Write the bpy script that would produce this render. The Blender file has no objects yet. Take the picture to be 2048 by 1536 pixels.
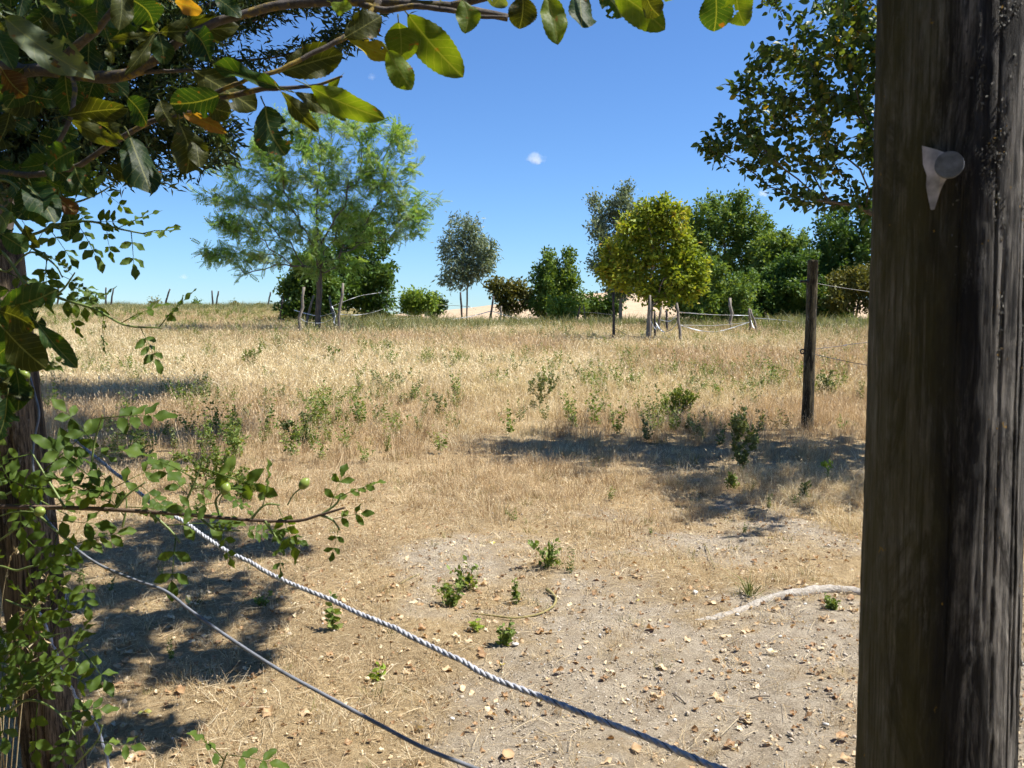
import bpy, math
import numpy as np
from mathutils import Matrix, Vector

sc = bpy.context.scene
R = math.radians
RNG = np.random.default_rng

# ------------------------------------------------------------------ camera
F = 1750.0                      # focal length in photograph pixels (2048 wide)
CAM = np.array([0.0, 0.0, 1.35])
PITCH = math.atan(128.0 / F)
cam_d = bpy.data.cameras.new('camera')
cam_d.sensor_width = 36.0
cam_d.lens = 36.0 * F / 2048.0
cam_d.clip_start = 0.05
cam_d.clip_end = 9000
cam_d.dof.use_dof = True
cam_d.dof.focus_distance = 7.0
cam_d.dof.aperture_fstop = 22.0
cam = bpy.data.objects.new('camera', cam_d)
sc.collection.objects.link(cam)
cam.location = CAM
cam.rotation_euler = (R(90) - PITCH, 0, 0)
sc.camera = cam

# ------------------------------------------------------------------ sky and sun
SUN_AZ = R(-2)                   # measured from +X towards +Y
SUN_EL = R(57)
SUN_DIR = np.array([math.cos(SUN_EL) * math.cos(SUN_AZ), math.cos(SUN_EL) * math.sin(SUN_AZ), math.sin(SUN_EL)])
world = bpy.data.worlds.new('World')
sc.world = world
world.use_nodes = True
wn, wl = world.node_tree.nodes, world.node_tree.links
sky = wn.new('ShaderNodeTexSky')
sky.sky_type = 'NISHITA'
sky.sun_disc = False
sky.sun_elevation = SUN_EL
sky.sun_rotation = R(90) - SUN_AZ
sky.altitude = 100
sky.air_density = 1.0
sky.dust_density = 0.0
sky.ozone_density = 1.0
wb = wn.new('ShaderNodeMix'); wb.data_type = 'RGBA'; wb.blend_type = 'MULTIPLY'      # the camera's cool daylight balance, even over the whole sky
wb.inputs[0].default_value = 1.0
wb.inputs[7].default_value = (0.66, 0.98, 1.44, 1)
wl.new(sky.outputs[0], wb.inputs[6])
wl.new(wb.outputs[2], wn['Background'].inputs[0])
wn['Background'].inputs[1].default_value = 0.056
sun_d = bpy.data.lights.new('sun', 'SUN')
sun_d.energy = 5.0
sun_d.angle = R(0.53)
sun_d.color = (1.0, 0.95, 0.87)
sun = bpy.data.objects.new('sun', sun_d)
sc.collection.objects.link(sun)
sun.rotation_euler = Vector(SUN_DIR).to_track_quat('Z', 'Y').to_euler()
vs = sc.view_settings
vs.view_transform = 'Standard'
vs.look = 'None'
vs.exposure = 1.05
vs.gamma = 1.0
vs.use_curve_mapping = False
sc.cycles.max_bounces = 4
sc.cycles.diffuse_bounces = 2
sc.cycles.glossy_bounces = 2
sc.cycles.transmission_bounces = 3
sc.cycles.volume_bounces = 1
sc.cycles.use_denoising = True
sc.cycles.adaptive_threshold = 0.035
sc.cycles.sample_clamp_indirect = 6

# ------------------------------------------------------------------ picture geometry to places
def sstep(a, b, x):
    t = np.clip((np.asarray(x, float) - a) / (b - a), 0, 1)
    return t * t * (3 - 2 * t)

_Y = [-50, 0, 4, 8, 11, 18, 25, 30, 40, 50, 60, 75, 100, 200, 600, 4000]
_ZL = [0, 0, 0, .03, .12, .40, .68, .93, 1.42, 1.9, 2.32, 2.3, 1.0, -2, -6, -20]
_ZR = [0, 0, 0, .03, .12, .40, .68, .88, 1.10, 1.15, 1.05, .8, .2, -2, -6, -20]

def gz(x, y):
    x = np.asarray(x, float); y = np.asarray(y, float)
    k = sstep(-14, -3, x)
    z = np.interp(y, _Y, _ZL) * (1 - k) + np.interp(y, _Y, _ZR) * k
    n = .016 * np.sin(1.7 * x + .6 * y) * np.sin(1.3 * y - .5 * x + 1) + .010 * np.sin(4.1 * x + 2.2 * y + 2) * np.sin(3.3 * y - 1.9 * x)
    n += .006 * np.sin(9.3 * x - 4 * y) * np.sin(8.1 * y + 3.7 * x)
    return z + n * sstep(80, 10, y)

def P(px, py, Y):
    """point seen at photograph pixel (px, py) at distance Y in front of the camera"""
    d = np.array([(px - 1024) / F, math.cos(PITCH) + (768 - py) / F * math.sin(PITCH), -math.sin(PITCH) + (768 - py) / F * math.cos(PITCH)])
    return CAM + d * (Y / d[1])

def G(px, py, y0=1.5, y1=75.0):
    """where the line of sight through a pixel meets the ground"""
    ys = np.geomspace(y0, y1, 4000)
    d = P(px, py, 1.0) - CAM
    p = CAM[None] + d[None] * ys[:, None]
    below = np.nonzero(p[:, 2] <= gz(p[:, 0], p[:, 1]))[0]
    i = below[0] if len(below) else len(ys) - 1
    q = p[i]
    return np.array([q[0], q[1], float(gz(q[0], q[1]))])

def B(px, Y):
    """ground point straight below a pixel column at distance Y"""
    x = (px - 1024) / F * Y * 1.003
    return np.array([x, Y, float(gz(x, Y))])

# ------------------------------------------------------------------ mesh helpers
COL = sc.collection

def np_mesh(name, V, Fs, attrs=None, smooth=True):
    V = np.ascontiguousarray(V, dtype=np.float32)
    if not isinstance(Fs, (list, tuple)):
        Fs = [Fs]
    Fs = [np.asarray(f, dtype=np.int32) for f in Fs if len(f)]
    me = bpy.data.meshes.new(name)
    me.vertices.add(len(V))
    me.vertices.foreach_set('co', V.ravel())
    loops = np.concatenate([f.ravel() for f in Fs])
    tot = np.concatenate([np.full(len(f), f.shape[1], np.int32) for f in Fs])
    start = np.concatenate([[0], np.cumsum(tot)[:-1]]).astype(np.int32)
    me.loops.add(len(loops))
    me.loops.foreach_set('vertex_index', loops)
    me.polygons.add(len(tot))
    me.polygons.foreach_set('loop_start', start)
    me.polygons.foreach_set('use_smooth', np.full(len(tot), smooth))
    for k, a in (attrs or {}).items():
        a = np.ascontiguousarray(a, dtype=np.float32)
        if a.ndim == 1:
            me.attributes.new(k, 'FLOAT', 'POINT').data.foreach_set('value', a)
        else:
            me.attributes.new(k, 'FLOAT_VECTOR', 'POINT').data.foreach_set('vector', a.ravel())
    me.update(calc_edges=True)
    me.validate()
    return me

def obj(name, me, mat=None, parent=None, loc=None):
    if mat is not None and not me.materials:
        me.materials.append(mat)
    o = bpy.data.objects.new(name, me)
    COL.objects.link(o)
    if parent is not None:
        o.parent = parent
    if loc is not None:
        o.location = loc
    return o

def tag(o, label, cat=None, group=None, kind=None):
    o['label'] = label
    if cat: o['category'] = cat
    if group: o['group'] = group
    if kind: o['kind'] = kind
    return o

def thing(name, label, cat, loc, group=None):
    e = bpy.data.objects.new(name, None)
    e.empty_display_size = .1
    COL.objects.link(e)
    e.location = loc
    return tag(e, label, cat, group)

class MB:
    def __init__(s):
        s.V = []; s.F = {}; s.n = 0; s.A = {}
    def add(s, V, Fs, **attrs):
        V = np.asarray(V, float)
        for f in (Fs if isinstance(Fs, list) else [Fs]):
            f = np.asarray(f)
            if len(f):
                s.F.setdefault(f.shape[1], []).append(f + s.n)
        s.V.append(V); s.n += len(V)
        for k, v in attrs.items():
            v = np.asarray(v, float)
            s.A.setdefault(k, []).append(np.broadcast_to(v, (len(V),) + v.shape[1:] if v.ndim else (len(V),)))
        return s
    def mesh(s, name, origin=(0, 0, 0), smooth=True):
        V = np.concatenate(s.V) - np.asarray(origin, float)
        return np_mesh(name, V, [np.concatenate(f) for f in s.F.values()], {k: np.concatenate(v) for k, v in s.A.items()}, smooth)

def unit(v):
    v = np.asarray(v, float)
    return v / np.maximum(np.linalg.norm(v, axis=-1, keepdims=True), 1e-9)

def smooth_path(pts, n=60):
    """Catmull-Rom resample"""
    p = np.asarray(pts, float)
    p = np.vstack([2 * p[0] - p[1], p, 2 * p[-1] - p[-2]])
    m = len(p) - 3
    t = np.linspace(0, m - 1e-6, n)
    i = t.astype(int); u = (t - i)[:, None]
    a, b, c, d = p[i], p[i + 1], p[i + 2], p[i + 3]
    return .5 * (2 * b + (c - a) * u + (2 * a - 5 * b + 4 * c - d) * u * u + (3 * b - a - 3 * c + d) * u ** 3)

def frames(path):
    T = unit(np.gradient(path, axis=0))
    N = np.zeros_like(T)
    a = np.array([0, 0, 1.]) if abs(T[0][2]) < .9 else np.array([1., 0, 0])
    n = unit(np.cross(T[0], a))
    for i in range(len(T)):
        n = unit(n - T[i] * np.dot(n, T[i]))
        N[i] = n
    return T, N, np.cross(T, N)

def tube(path, rad, sides=6, cap=True):
    path = np.asarray(path, float)
    rad = np.broadcast_to(np.asarray(rad, float), (len(path),))
    T, N, Bn = frames(path)
    a = np.linspace(0, 2 * np.pi, sides, endpoint=False)
    ring = np.cos(a)[None, :, None] * N[:, None] + np.sin(a)[None, :, None] * Bn[:, None]
    V = (path[:, None] + ring * rad[:, None, None]).reshape(-1, 3)
    n = len(path)
    i = np.arange(n - 1)[:, None] * sides
    j = np.arange(sides)[None]
    k = (j + 1) % sides
    Q = np.stack([i + j, i + k, i + sides + k, i + sides + j], -1).reshape(-1, 4)
    Fs = [Q]
    if cap:
        e = len(V)
        V = np.vstack([V, path[0], path[-1]])
        jj = np.arange(sides); kk = (jj + 1) % sides
        Fs.append(np.vstack([np.stack([kk, jj, np.full(sides, e)], 1), np.stack([jj + (n - 1) * sides, kk + (n - 1) * sides, np.full(sides, e + 1)], 1)]))
    return V, Fs

def noise1(rng, n, oct=4):
    x = np.zeros(n)
    for o in range(oct):
        m = max(3, int(n / (2 ** (5 - o))))
        x += np.interp(np.linspace(0, m - 1, n), np.arange(m), rng.normal(size=m)) / (1.6 ** o)
    return x

def vnoise(x, y, seed=0, wrap=None):
    """value noise, vectorised; wrap = period in x cells"""
    def h(i, j):
        if wrap: i = np.mod(i, wrap)
        s = np.sin(i * 127.1 + j * 311.7 + seed * 74.7) * 43758.5453
        return s - np.floor(s)
    i, j = np.floor(x), np.floor(y)
    u, v = x - i, y - j
    u = u * u * (3 - 2 * u); v = v * v * (3 - 2 * v)
    return (h(i, j) * (1 - u) + h(i + 1, j) * u) * (1 - v) + (h(i, j + 1) * (1 - u) + h(i + 1, j + 1) * u) * v

def fbm(x, y, seed=0, oct=4):
    s = 0; a = .5
    for o in range(oct):
        s = s + a * vnoise(x * 2 ** o, y * 2 ** o, seed + o); a *= .5
    return s

# ------------------------------------------------------------------ materials
def new_mat(name):
    m = bpy.data.materials.new(name)
    m.use_nodes = True
    return m, m.node_tree.nodes, m.node_tree.links, m.node_tree.nodes['Principled BSDF']

def node(N, t, **kw):
    n = N.new(t)
    for k, v in kw.items():
        if k.startswith('i_'):
            key = k[2:]
            n.inputs[int(key) if key.isdigit() else key.replace('_', ' ')].default_value = v
        else:
            setattr(n, k, v)
    return n

def ramp(N, stops):
    r = N.new('ShaderNodeValToRGB')
    cr = r.color_ramp
    while len(cr.elements) < len(stops):
        cr.elements.new(.5)
    for e, (p, c) in zip(cr.elements, stops):
        e.position = p
        e.color = (*c, 1) if len(c) == 3 else c
    return r

def mixc(N, L, fac, a, b, blend='MIX'):
    m = N.new('ShaderNodeMix'); m.data_type = 'RGBA'; m.blend_type = blend
    for s, v in ((m.inputs[0], fac), (m.inputs[6], a), (m.inputs[7], b)):
        if hasattr(v, 'is_linked'): L.new(v, s)
        elif isinstance(v, (int, float)): s.default_value = v
        else: s.default_value = (*v, 1)
    return m.outputs[2]

def foliage_mat(name, stops, transl=.35, rough=.5, tcol=(1.3, 1.15, .42), spec=.22, use_obj_random=False):
    """leaf blade: colour from a ramp over the leaf's own tint value; light passes through"""
    m, N, L, b = new_mat(name)
    a = node(N, 'ShaderNodeAttribute', attribute_name='tint')
    fac = a.outputs['Fac']
    if use_obj_random:
        oi = node(N, 'ShaderNodeObjectInfo')
        ad = node(N, 'ShaderNodeMath', operation='MULTIPLY_ADD', i_1=.6)
        L.new(oi.outputs['Random'], ad.inputs[0]); 
        sb = node(N, 'ShaderNodeMath', operation='MULTIPLY', i_1=.5); L.new(fac, sb.inputs[0]); L.new(sb.outputs[0], ad.inputs[2])
        fac = ad.outputs[0]
    r = ramp(N, stops)
    L.new(fac, r.inputs[0])
    L.new(r.outputs[0], b.inputs['Base Color'])
    b.inputs['Roughness'].default_value = rough
    b.inputs['Specular IOR Level'].default_value = spec
    t = node(N, 'ShaderNodeBsdfTranslucent')
    L.new(mixc(N, L, 1.0, r.outputs[0], tcol, 'MULTIPLY'), t.inputs[0])
    ms = node(N, 'ShaderNodeMixShader', i_0=transl)
    L.new(b.outputs[0], ms.inputs[1]); L.new(t.outputs[0], ms.inputs[2])
    L.new(ms.outputs[0], N['Material Output'].inputs[0])
    return m

def bark_mat(name, c1, c2, scale=18, stretch=.2, bump=.4):
    m, N, L, b = new_mat(name)
    tc = node(N, 'ShaderNodeTexCoord')
    mp = node(N, 'ShaderNodeMapping'); mp.inputs['Scale'].default_value = (1, 1, stretch)
    L.new(tc.outputs['Object'], mp.inputs[0])
    n = node(N, 'ShaderNodeTexNoise', i_Scale=scale, i_Detail=8, i_Roughness=.65)
    L.new(mp.outputs[0], n.inputs[0])
    r = ramp(N, [(.32, c1), (.68, c2)])
    L.new(n.outputs[0], r.inputs[0]); L.new(r.outputs[0], b.inputs['Base Color'])
    b.inputs['Roughness'].default_value = .9
    bp = node(N, 'ShaderNodeBump', i_Strength=bump, i_Distance=.02)
    L.new(n.outputs[0], bp.inputs['Height']); L.new(bp.outputs[0], b.inputs['Normal'])
    return m

def plain_mat(name, c, rough=.6, var=.25, scale=40, metal=0.0):
    m, N, L, b = new_mat(name)
    tc = node(N, 'ShaderNodeTexCoord')
    n = node(N, 'ShaderNodeTexNoise', i_Scale=scale, i_Detail=5)
    L.new(tc.outputs['Object'], n.inputs[0])
    c = np.array(c)
    r = ramp(N, [(.3, tuple(c * (1 - var))), (.7, tuple(np.minimum(c * (1 + var), 1)))])
    L.new(n.outputs[0], r.inputs[0]); L.new(r.outputs[0], b.inputs['Base Color'])
    b.inputs['Roughness'].default_value = rough
    b.inputs['Metallic'].default_value = metal
    return m

M = {}
M['bark'] = bark_mat('bark', (.05, .04, .03), (.15, .12, .09))
M['bark_pale'] = bark_mat('bark_pale', (.13, .11, .085), (.30, .26, .21), 14)
M['stake'] = bark_mat('stake_wood', (.10, .085, .065), (.24, .21, .17), 25)
M['dark_post'] = plain_mat('dark_post_paint', (.045, .035, .03), .7)
M['tape'] = plain_mat('white_tape', (.72, .75, .78), .45, .12)
M['wire'] = plain_mat('grey_wire', (.20, .215, .24), .5, .2)
M['black_plastic'] = plain_mat('black_plastic', (.02, .02, .022), .5)

# ------------------------------------------------------------------ ground
def bare_mask(x, y):
    """1 where the soil is bare: worn patch in front, to the side of the big post"""
    x = np.asarray(x, float); y = np.asarray(y, float)
    d = np.hypot((x - 1.1) / 1.55, (y - 3.0) / 1.55)
    k = 1 - sstep(.45, 1.25, d)
    d2 = np.hypot((x - .15) / 1.1, (y - 4.6) / 1.1)
    k = np.maximum(k, .75 * (1 - sstep(.3, 1.2, d2)))
    d3 = np.hypot((x - 1.6) / 1.5, (y - 5.6) / 1.2)
    k = np.maximum(k, .62 * (1 - sstep(.3, 1.2, d3)))
    n = fbm(x * 2.3 + 10, y * 2.3 + 4, 3)
    return np.clip(k * 1.0 + (n - .5) * 1.7 + (fbm(x * 7, y * 7, 31) - .5) * .9, 0, 1) * sstep(8.5, 6.0, y) * sstep(0, .35, k)

def green_mask(x, y):
    """where the far field is greener"""
    n = fbm(x * .16 + 3, y * .11 + 9, 8)
    return np.clip(sstep(22, 42, y) * .75 + (n - .5) * 1.6 * sstep(9, 20, y), 0, 1)

def axis(fine, step, far, growth):
    a = list(np.arange(0, fine, step)); s = step; v = fine
    while v < far:
        a.append(v); s *= growth; v += s
    a.append(far)
    return np.array(a)
ax = axis(2.8, .028, 4000, 1.14); xs = np.concatenate([-ax[:0:-1], ax])
ay = np.concatenate([-axis(1.0, .25, 300, 1.5)[:0:-1], axis(6.5, .028, 4000, 1.08)])
XX, YY = np.meshgrid(xs, ay)
ZZ = gz(XX, YY)
near = sstep(14, 6, np.hypot(XX, YY))
ZZ = ZZ + near * ((fbm(XX * 9, YY * 9, 21) - .47) * .024 + (vnoise(XX * 19, YY * 19, 5) - .5) * .010 + (vnoise(XX * 37, YY * 37, 6) - .5) * .009)
nx = len(xs); ny = len(ay)
ii = (np.arange(ny - 1)[:, None] * nx + np.arange(nx - 1)[None]).ravel()
gf = np.stack([ii, ii + 1, ii + nx + 1, ii + nx], 1)
gm = np_mesh('ground', np.stack([XX, YY, ZZ], -1).reshape(-1, 3), gf, {'bare': bare_mask(XX, YY).ravel(), 'green': green_mask(XX, YY).ravel()})

def ground_mat():
    m, N, L, b = new_mat('dry_ground')
    tc = node(N, 'ShaderNodeTexCoord')
    O = tc.outputs['Object']
    def nz(scale, detail=6, rough=.6):
        n = node(N, 'ShaderNodeTexNoise', i_Scale=scale, i_Detail=detail, i_Roughness=rough); L.new(O, n.inputs[0]); return n.outputs[0]
    soil = ramp(N, [(.25, (.27, .218, .152)), (.5, (.43, .36, .265)), (.75, (.58, .505, .39))]); L.new(nz(11, 9, .75), soil.inputs[0])
    fine = ramp(N, [(.3, (.5, .48, .45)), (.55, (1, 1, 1)), (.8, (1.25, 1.22, 1.18))]); L.new(nz(120, 4, .7), fine.inputs[0])
    soil_c = mixc(N, L, .8, soil.outputs[0], fine.outputs[0], 'MULTIPLY')
    litter = ramp(N, [(.25, (.17, .12, .065)), (.5, (.39, .30, .175)), (.75, (.58, .475, .31))]); L.new(nz(45, 8, .75), litter.inputs[0])
    big = ramp(N, [(.3, (.75, .72, .7)), (.7, (1.15, 1.1, 1.0))]); L.new(nz(.9, 4), big.inputs[0])
    lit_c = mixc(N, L, 1.0, litter.outputs[0], big.outputs[0], 'MULTIPLY')
    gr = ramp(N, [(.3, (.15, .13, .05)), (.7, (.30, .26, .11))]); L.new(nz(6, 8, .7), gr.inputs[0])
    ga = node(N, 'ShaderNodeAttribute', attribute_name='green')
    ba = node(N, 'ShaderNodeAttribute', attribute_name='bare')
    c = mixc(N, L, ga.outputs['Fac'], lit_c, gr.outputs[0])
    br = ramp(N, [(.18, (0, 0, 0)), (.80, (1, 1, 1))])
    ad = node(N, 'ShaderNodeMath', operation='ADD'); L.new(ba.outputs['Fac'], ad.inputs[0])
    sb = node(N, 'ShaderNodeMath', operation='MULTIPLY_ADD', i_1=.7, i_2=-.35); L.new(nz(14, 7, .7), sb.inputs[0]); L.new(sb.outputs[0], ad.inputs[1])
    L.new(ad.outputs[0], br.inputs[0])
    c = mixc(N, L, br.outputs[0], c, soil_c)
    L.new(c, b.inputs['Base Color'])
    b.inputs['Roughness'].default_value = .95
    b.inputs['Specular IOR Level'].default_value = .1
    bp = node(N, 'ShaderNodeBump', i_Strength=1.0, i_Distance=.02); L.new(nz(70, 8, .75), bp.inputs['Height'])
    bp2 = node(N, 'ShaderNodeBump', i_Strength=.9, i_Distance=.006); L.new(nz(230, 3, .7), bp2.inputs['Height']); L.new(bp.outputs[0], bp2.inputs['Normal'])
    L.new(bp2.outputs[0], b.inputs['Normal'])
    return m
M['ground'] = ground_mat()
ground = obj('ground', gm, M['ground'])
tag(ground, 'dry ground with bare grey soil in front and straw coloured field behind', kind='structure')

# far wheat hill
hx = np.linspace(-160, 420, 80); hy = np.linspace(120, 420, 40)
HX, HY = np.meshgrid(hx, hy)
crest = 10.2 * np.exp(-((HX - 60) / 95.) ** 2) + .8 * np.sin(HX * .05)
HZ = -3 + (crest + 3) * sstep(120, 270, HY) - 6 * sstep(270, 420, HY) + (fbm(HX * .05, HY * .05, 4) - .5) * .8
ii = (np.arange(39)[:, None] * 80 + np.arange(79)[None]).ravel()
def wheat_mat():
    m, N, L, b = new_mat('ripe_wheat')
    tc = node(N, 'ShaderNodeTexCoord')
    n = node(N, 'ShaderNodeTexNoise', i_Scale=.5, i_Detail=9, i_Roughness=.7); L.new(tc.outputs['Object'], n.inputs[0])
    r = ramp(N, [(.3, (.36, .25, .15)), (.7, (.52, .39, .25))]); L.new(n.outputs[0], r.inputs[0])
    L.new(r.outputs[0], b.inputs['Base Color']); b.inputs['Roughness'].default_value = 1
    bp = node(N, 'ShaderNodeBump', i_Strength=.5, i_Distance=.5); L.new(n.outputs[0], bp.inputs['Height']); L.new(bp.outputs[0], b.inputs['Normal'])
    return m
hill = obj('hill', np_mesh('hill', np.stack([HX, HY, HZ], -1).reshape(-1, 3), np.stack([ii, ii + 1, ii + 81, ii + 80], 1)), wheat_mat())
tag(hill, 'pale ripe cereal field rising on a low hill far behind the trees', kind='structure')

# ------------------------------------------------------------------ leaf templates
def grid_leaf(nu=4, nv=2, width=.5, peak=.5, fold=.15, curl=-.15, serr=0.0, wave=0.0, petiole=0.0, sharp=.85, seed=0):
    """leaf along +X from 0 to 1, normal +Z. Returns V, F, luv"""
    rng = RNG(seed)
    u = np.linspace(0, 1, nu + 1)
    e = math.log(.5) / math.log(peak)
    w = np.sin(np.pi * u ** e) ** sharp * width / 2
    w[0] = w[-1] = 0.004
    if serr:
        w[1:-1] *= 1 + serr * np.where(np.arange(nu - 1) % 2, 1, -1)
    v = np.linspace(-1, 1, 2 * nv + 1)
    U, Vv = np.meshgrid(u, v, indexing='ij')
    W = w[:, None] * Vv
    Z = fold * np.abs(W) + curl * U ** 2 + wave * np.sin(U * 9 + seed) * Vv * np.abs(Vv) * w[:, None] * 4
    V = np.stack([U, W, Z], -1).reshape(-1, 3)
    m = 2 * nv + 1
    ii = (np.arange(nu)[:, None] * m + np.arange(m - 1)[None]).ravel()
    Fq = np.stack([ii, ii + m, ii + m + 1, ii + 1], 1)
    luv = np.stack([U.ravel(), Vv.ravel(), W.ravel()], 1)
    return V, Fq, luv

SIMPLE = (np.array([[0, 0, 0], [.42, .27, .05], [1, 0, -.10], [.42, -.27, .05]]), np.array([[0, 1, 2], [0, 2, 3]]))
NARROW = (np.array([[0, 0, 0], [.45, .13, .04], [1, 0, -.12], [.45, -.13, .04]]), np.array([[0, 1, 2], [0, 2, 3]]))
_v, _f, _ = grid_leaf(4, 1, .55, .42, .25, -.18)
OVAL = (_v, _f)

def pinnate_template(n=6, ll=.20, lw=.085, droop=-.18):
    V = []; Fc = []
    def leaflet(o, d, l):
        d = unit(d); s = unit(np.cross(d, [0, 0, 1])); k = len(V)
        for a, b_, z in ((0, 0, 0), (.5, .5, .01), (1, 0, -.02), (.5, -.5, .01)):
            V.append(o + d * a * l + s * b_ * lw + np.array([0, 0, z]))
        Fc.extend([[k, k + 1, k + 2], [k, k + 2, k + 3]])
    for i in range(n):
        t = .12 + .8 * i / n
        o = np.array([t, 0, droop * t * t])
        for s in (-1, 1):
            leaflet(o, np.array([.45, s, -.25]), ll * (1 - .25 * abs(t - .45)))
    leaflet(np.array([.92, 0, droop * .85]), np.array([1, 0, -.3]), ll)
    k = len(V)
    V.extend([np.array([0, .006, 0]), np.array([0, -.006, 0]), np.array([.95, 0, droop * .9])])
    Fc.append([k, k + 1, k + 2])
    return np.array(V), np.array(Fc)
PINNATE = pinnate_template(6, .21, .125)

def rot_from(d, n):
    """matrices with X along d and Z near n"""
    d = unit(d); y = unit(np.cross(n, d)); z = np.cross(d, y)
    return np.stack([d, y, z], -1)

def scatter_leaves(tmpl, pos, d, n, size, tint):
    tv, tf = tmpl
    Rm = rot_from(d, n)
    V = np.einsum('nij,kj->nki', Rm, tv) * size[:, None, None] + pos[:, None]
    k = len(tv)
    Fc = (tf[None] + (np.arange(len(pos)) * k)[:, None, None]).reshape(-1, tf.shape[1])
    return V.reshape(-1, 3), Fc, np.repeat(tint, k)

# ------------------------------------------------------------------ trees
def grow(trunk, targets, step, rng, wob=.10):
    nodes = [np.array(p) for p in trunk]
    par = [-1] + list(range(len(trunk) - 1))
    t0 = trunk[len(trunk) // 2]
    order = np.argsort(np.linalg.norm(targets - t0, axis=1) + .5 * np.linalg.norm(targets[:, :2] - t0[:2], axis=1))
    arr = np.zeros((len(targets) * 8 + len(nodes) + 10, 3)); cnt = len(nodes)
    arr[:cnt] = nodes
    plen = np.zeros(len(arr))
    for i in range(1, cnt): plen[i] = plen[i - 1] + np.linalg.norm(arr[i] - arr[i - 1])
    for q in targets[order]:
        dv = q - arr[:cnt]
        dist = np.linalg.norm(dv, axis=1)
        cost = dist * (1 + 1.2 * np.clip(-dv[:, 2] / np.maximum(dist, 1e-6), -.2, 1))
        cost = cost + .38 * plen[:cnt]
        cost[:max(2, len(trunk) // 3)] += 1e3
        i = int(np.argmin(cost)); dcur = dist[i]
        k = int(np.clip(math.ceil(dcur / step), 1, 6))
        p0 = arr[i].copy(); prev = i
        off = rng.normal(size=3) * wob * dcur * .4
        for j in range(1, k + 1):
            t = j / k
            p = p0 + (q - p0) * t + off * math.sin(math.pi * t) + np.array([0, 0, -.06 * dcur * math.sin(math.pi * t)])
            if cnt < len(arr):
                arr[cnt] = p; plen[cnt] = plen[prev] + dcur / k; par.append(prev); prev = cnt; cnt += 1
    return arr[:cnt], np.array(par)

def radii(par, r_tip, r_base, p=1.55):
    n = len(par); s = np.zeros(n); has = np.zeros(n, bool)
    for i in range(n - 1, -1, -1):
        if not has[i]: s[i] = 1
        if par[i] >= 0:
            s[par[i]] += s[i]; has[par[i]] = True
    r = s ** (1 / p)
    return r_tip + (r_base - r_tip) * (r - 1) / max(r[0] - 1, 1e-6), s

def branch_mesh(nodes, par, r, sides=5, trunk_n=0):
    mb = MB()
    a = np.linspace(0, 2 * np.pi, sides, endpoint=False)
    i = np.nonzero(par >= 0)[0]
    A, Bp = nodes[par[i]], nodes[i]
    T = unit(Bp - A)
    ref = np.where(np.abs(T[:, 2:3]) < .9, np.array([[0, 0, 1.]]), np.array([[1., 0, 0]]))
    N1 = unit(np.cross(T, ref)); N2 = np.cross(T, N1)
    ring = np.cos(a)[None, :, None] * N1[:, None] + np.sin(a)[None, :, None] * N2[:, None]
    ra = np.minimum(r[par[i]], r[i] * 1.25)
    VA = A[:, None] - (T * ra[:, None] * .3)[:, None] + ring * ra[:, None, None]
    VB = Bp[:, None] + (T * r[i][:, None] * .3)[:, None] + ring * r[i][:, None, None]
    V = np.concatenate([VA, VB], 1).reshape(-1, 3)
    j = np.arange(sides); k = (j + 1) % sides
    q = np.stack([j, k, k + sides, j + sides], 1)
    Fq = (q[None] + (np.arange(len(i)) * 2 * sides)[:, None, None]).reshape(-1, 4)
    mb.add(V, [Fq])
    return mb

def sample_cluster(rng, c, rad, n):
    u = unit(rng.normal(size=(n, 3)))
    s = rng.random(n) ** .42
    return c + u * s[:, None] * rad

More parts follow.
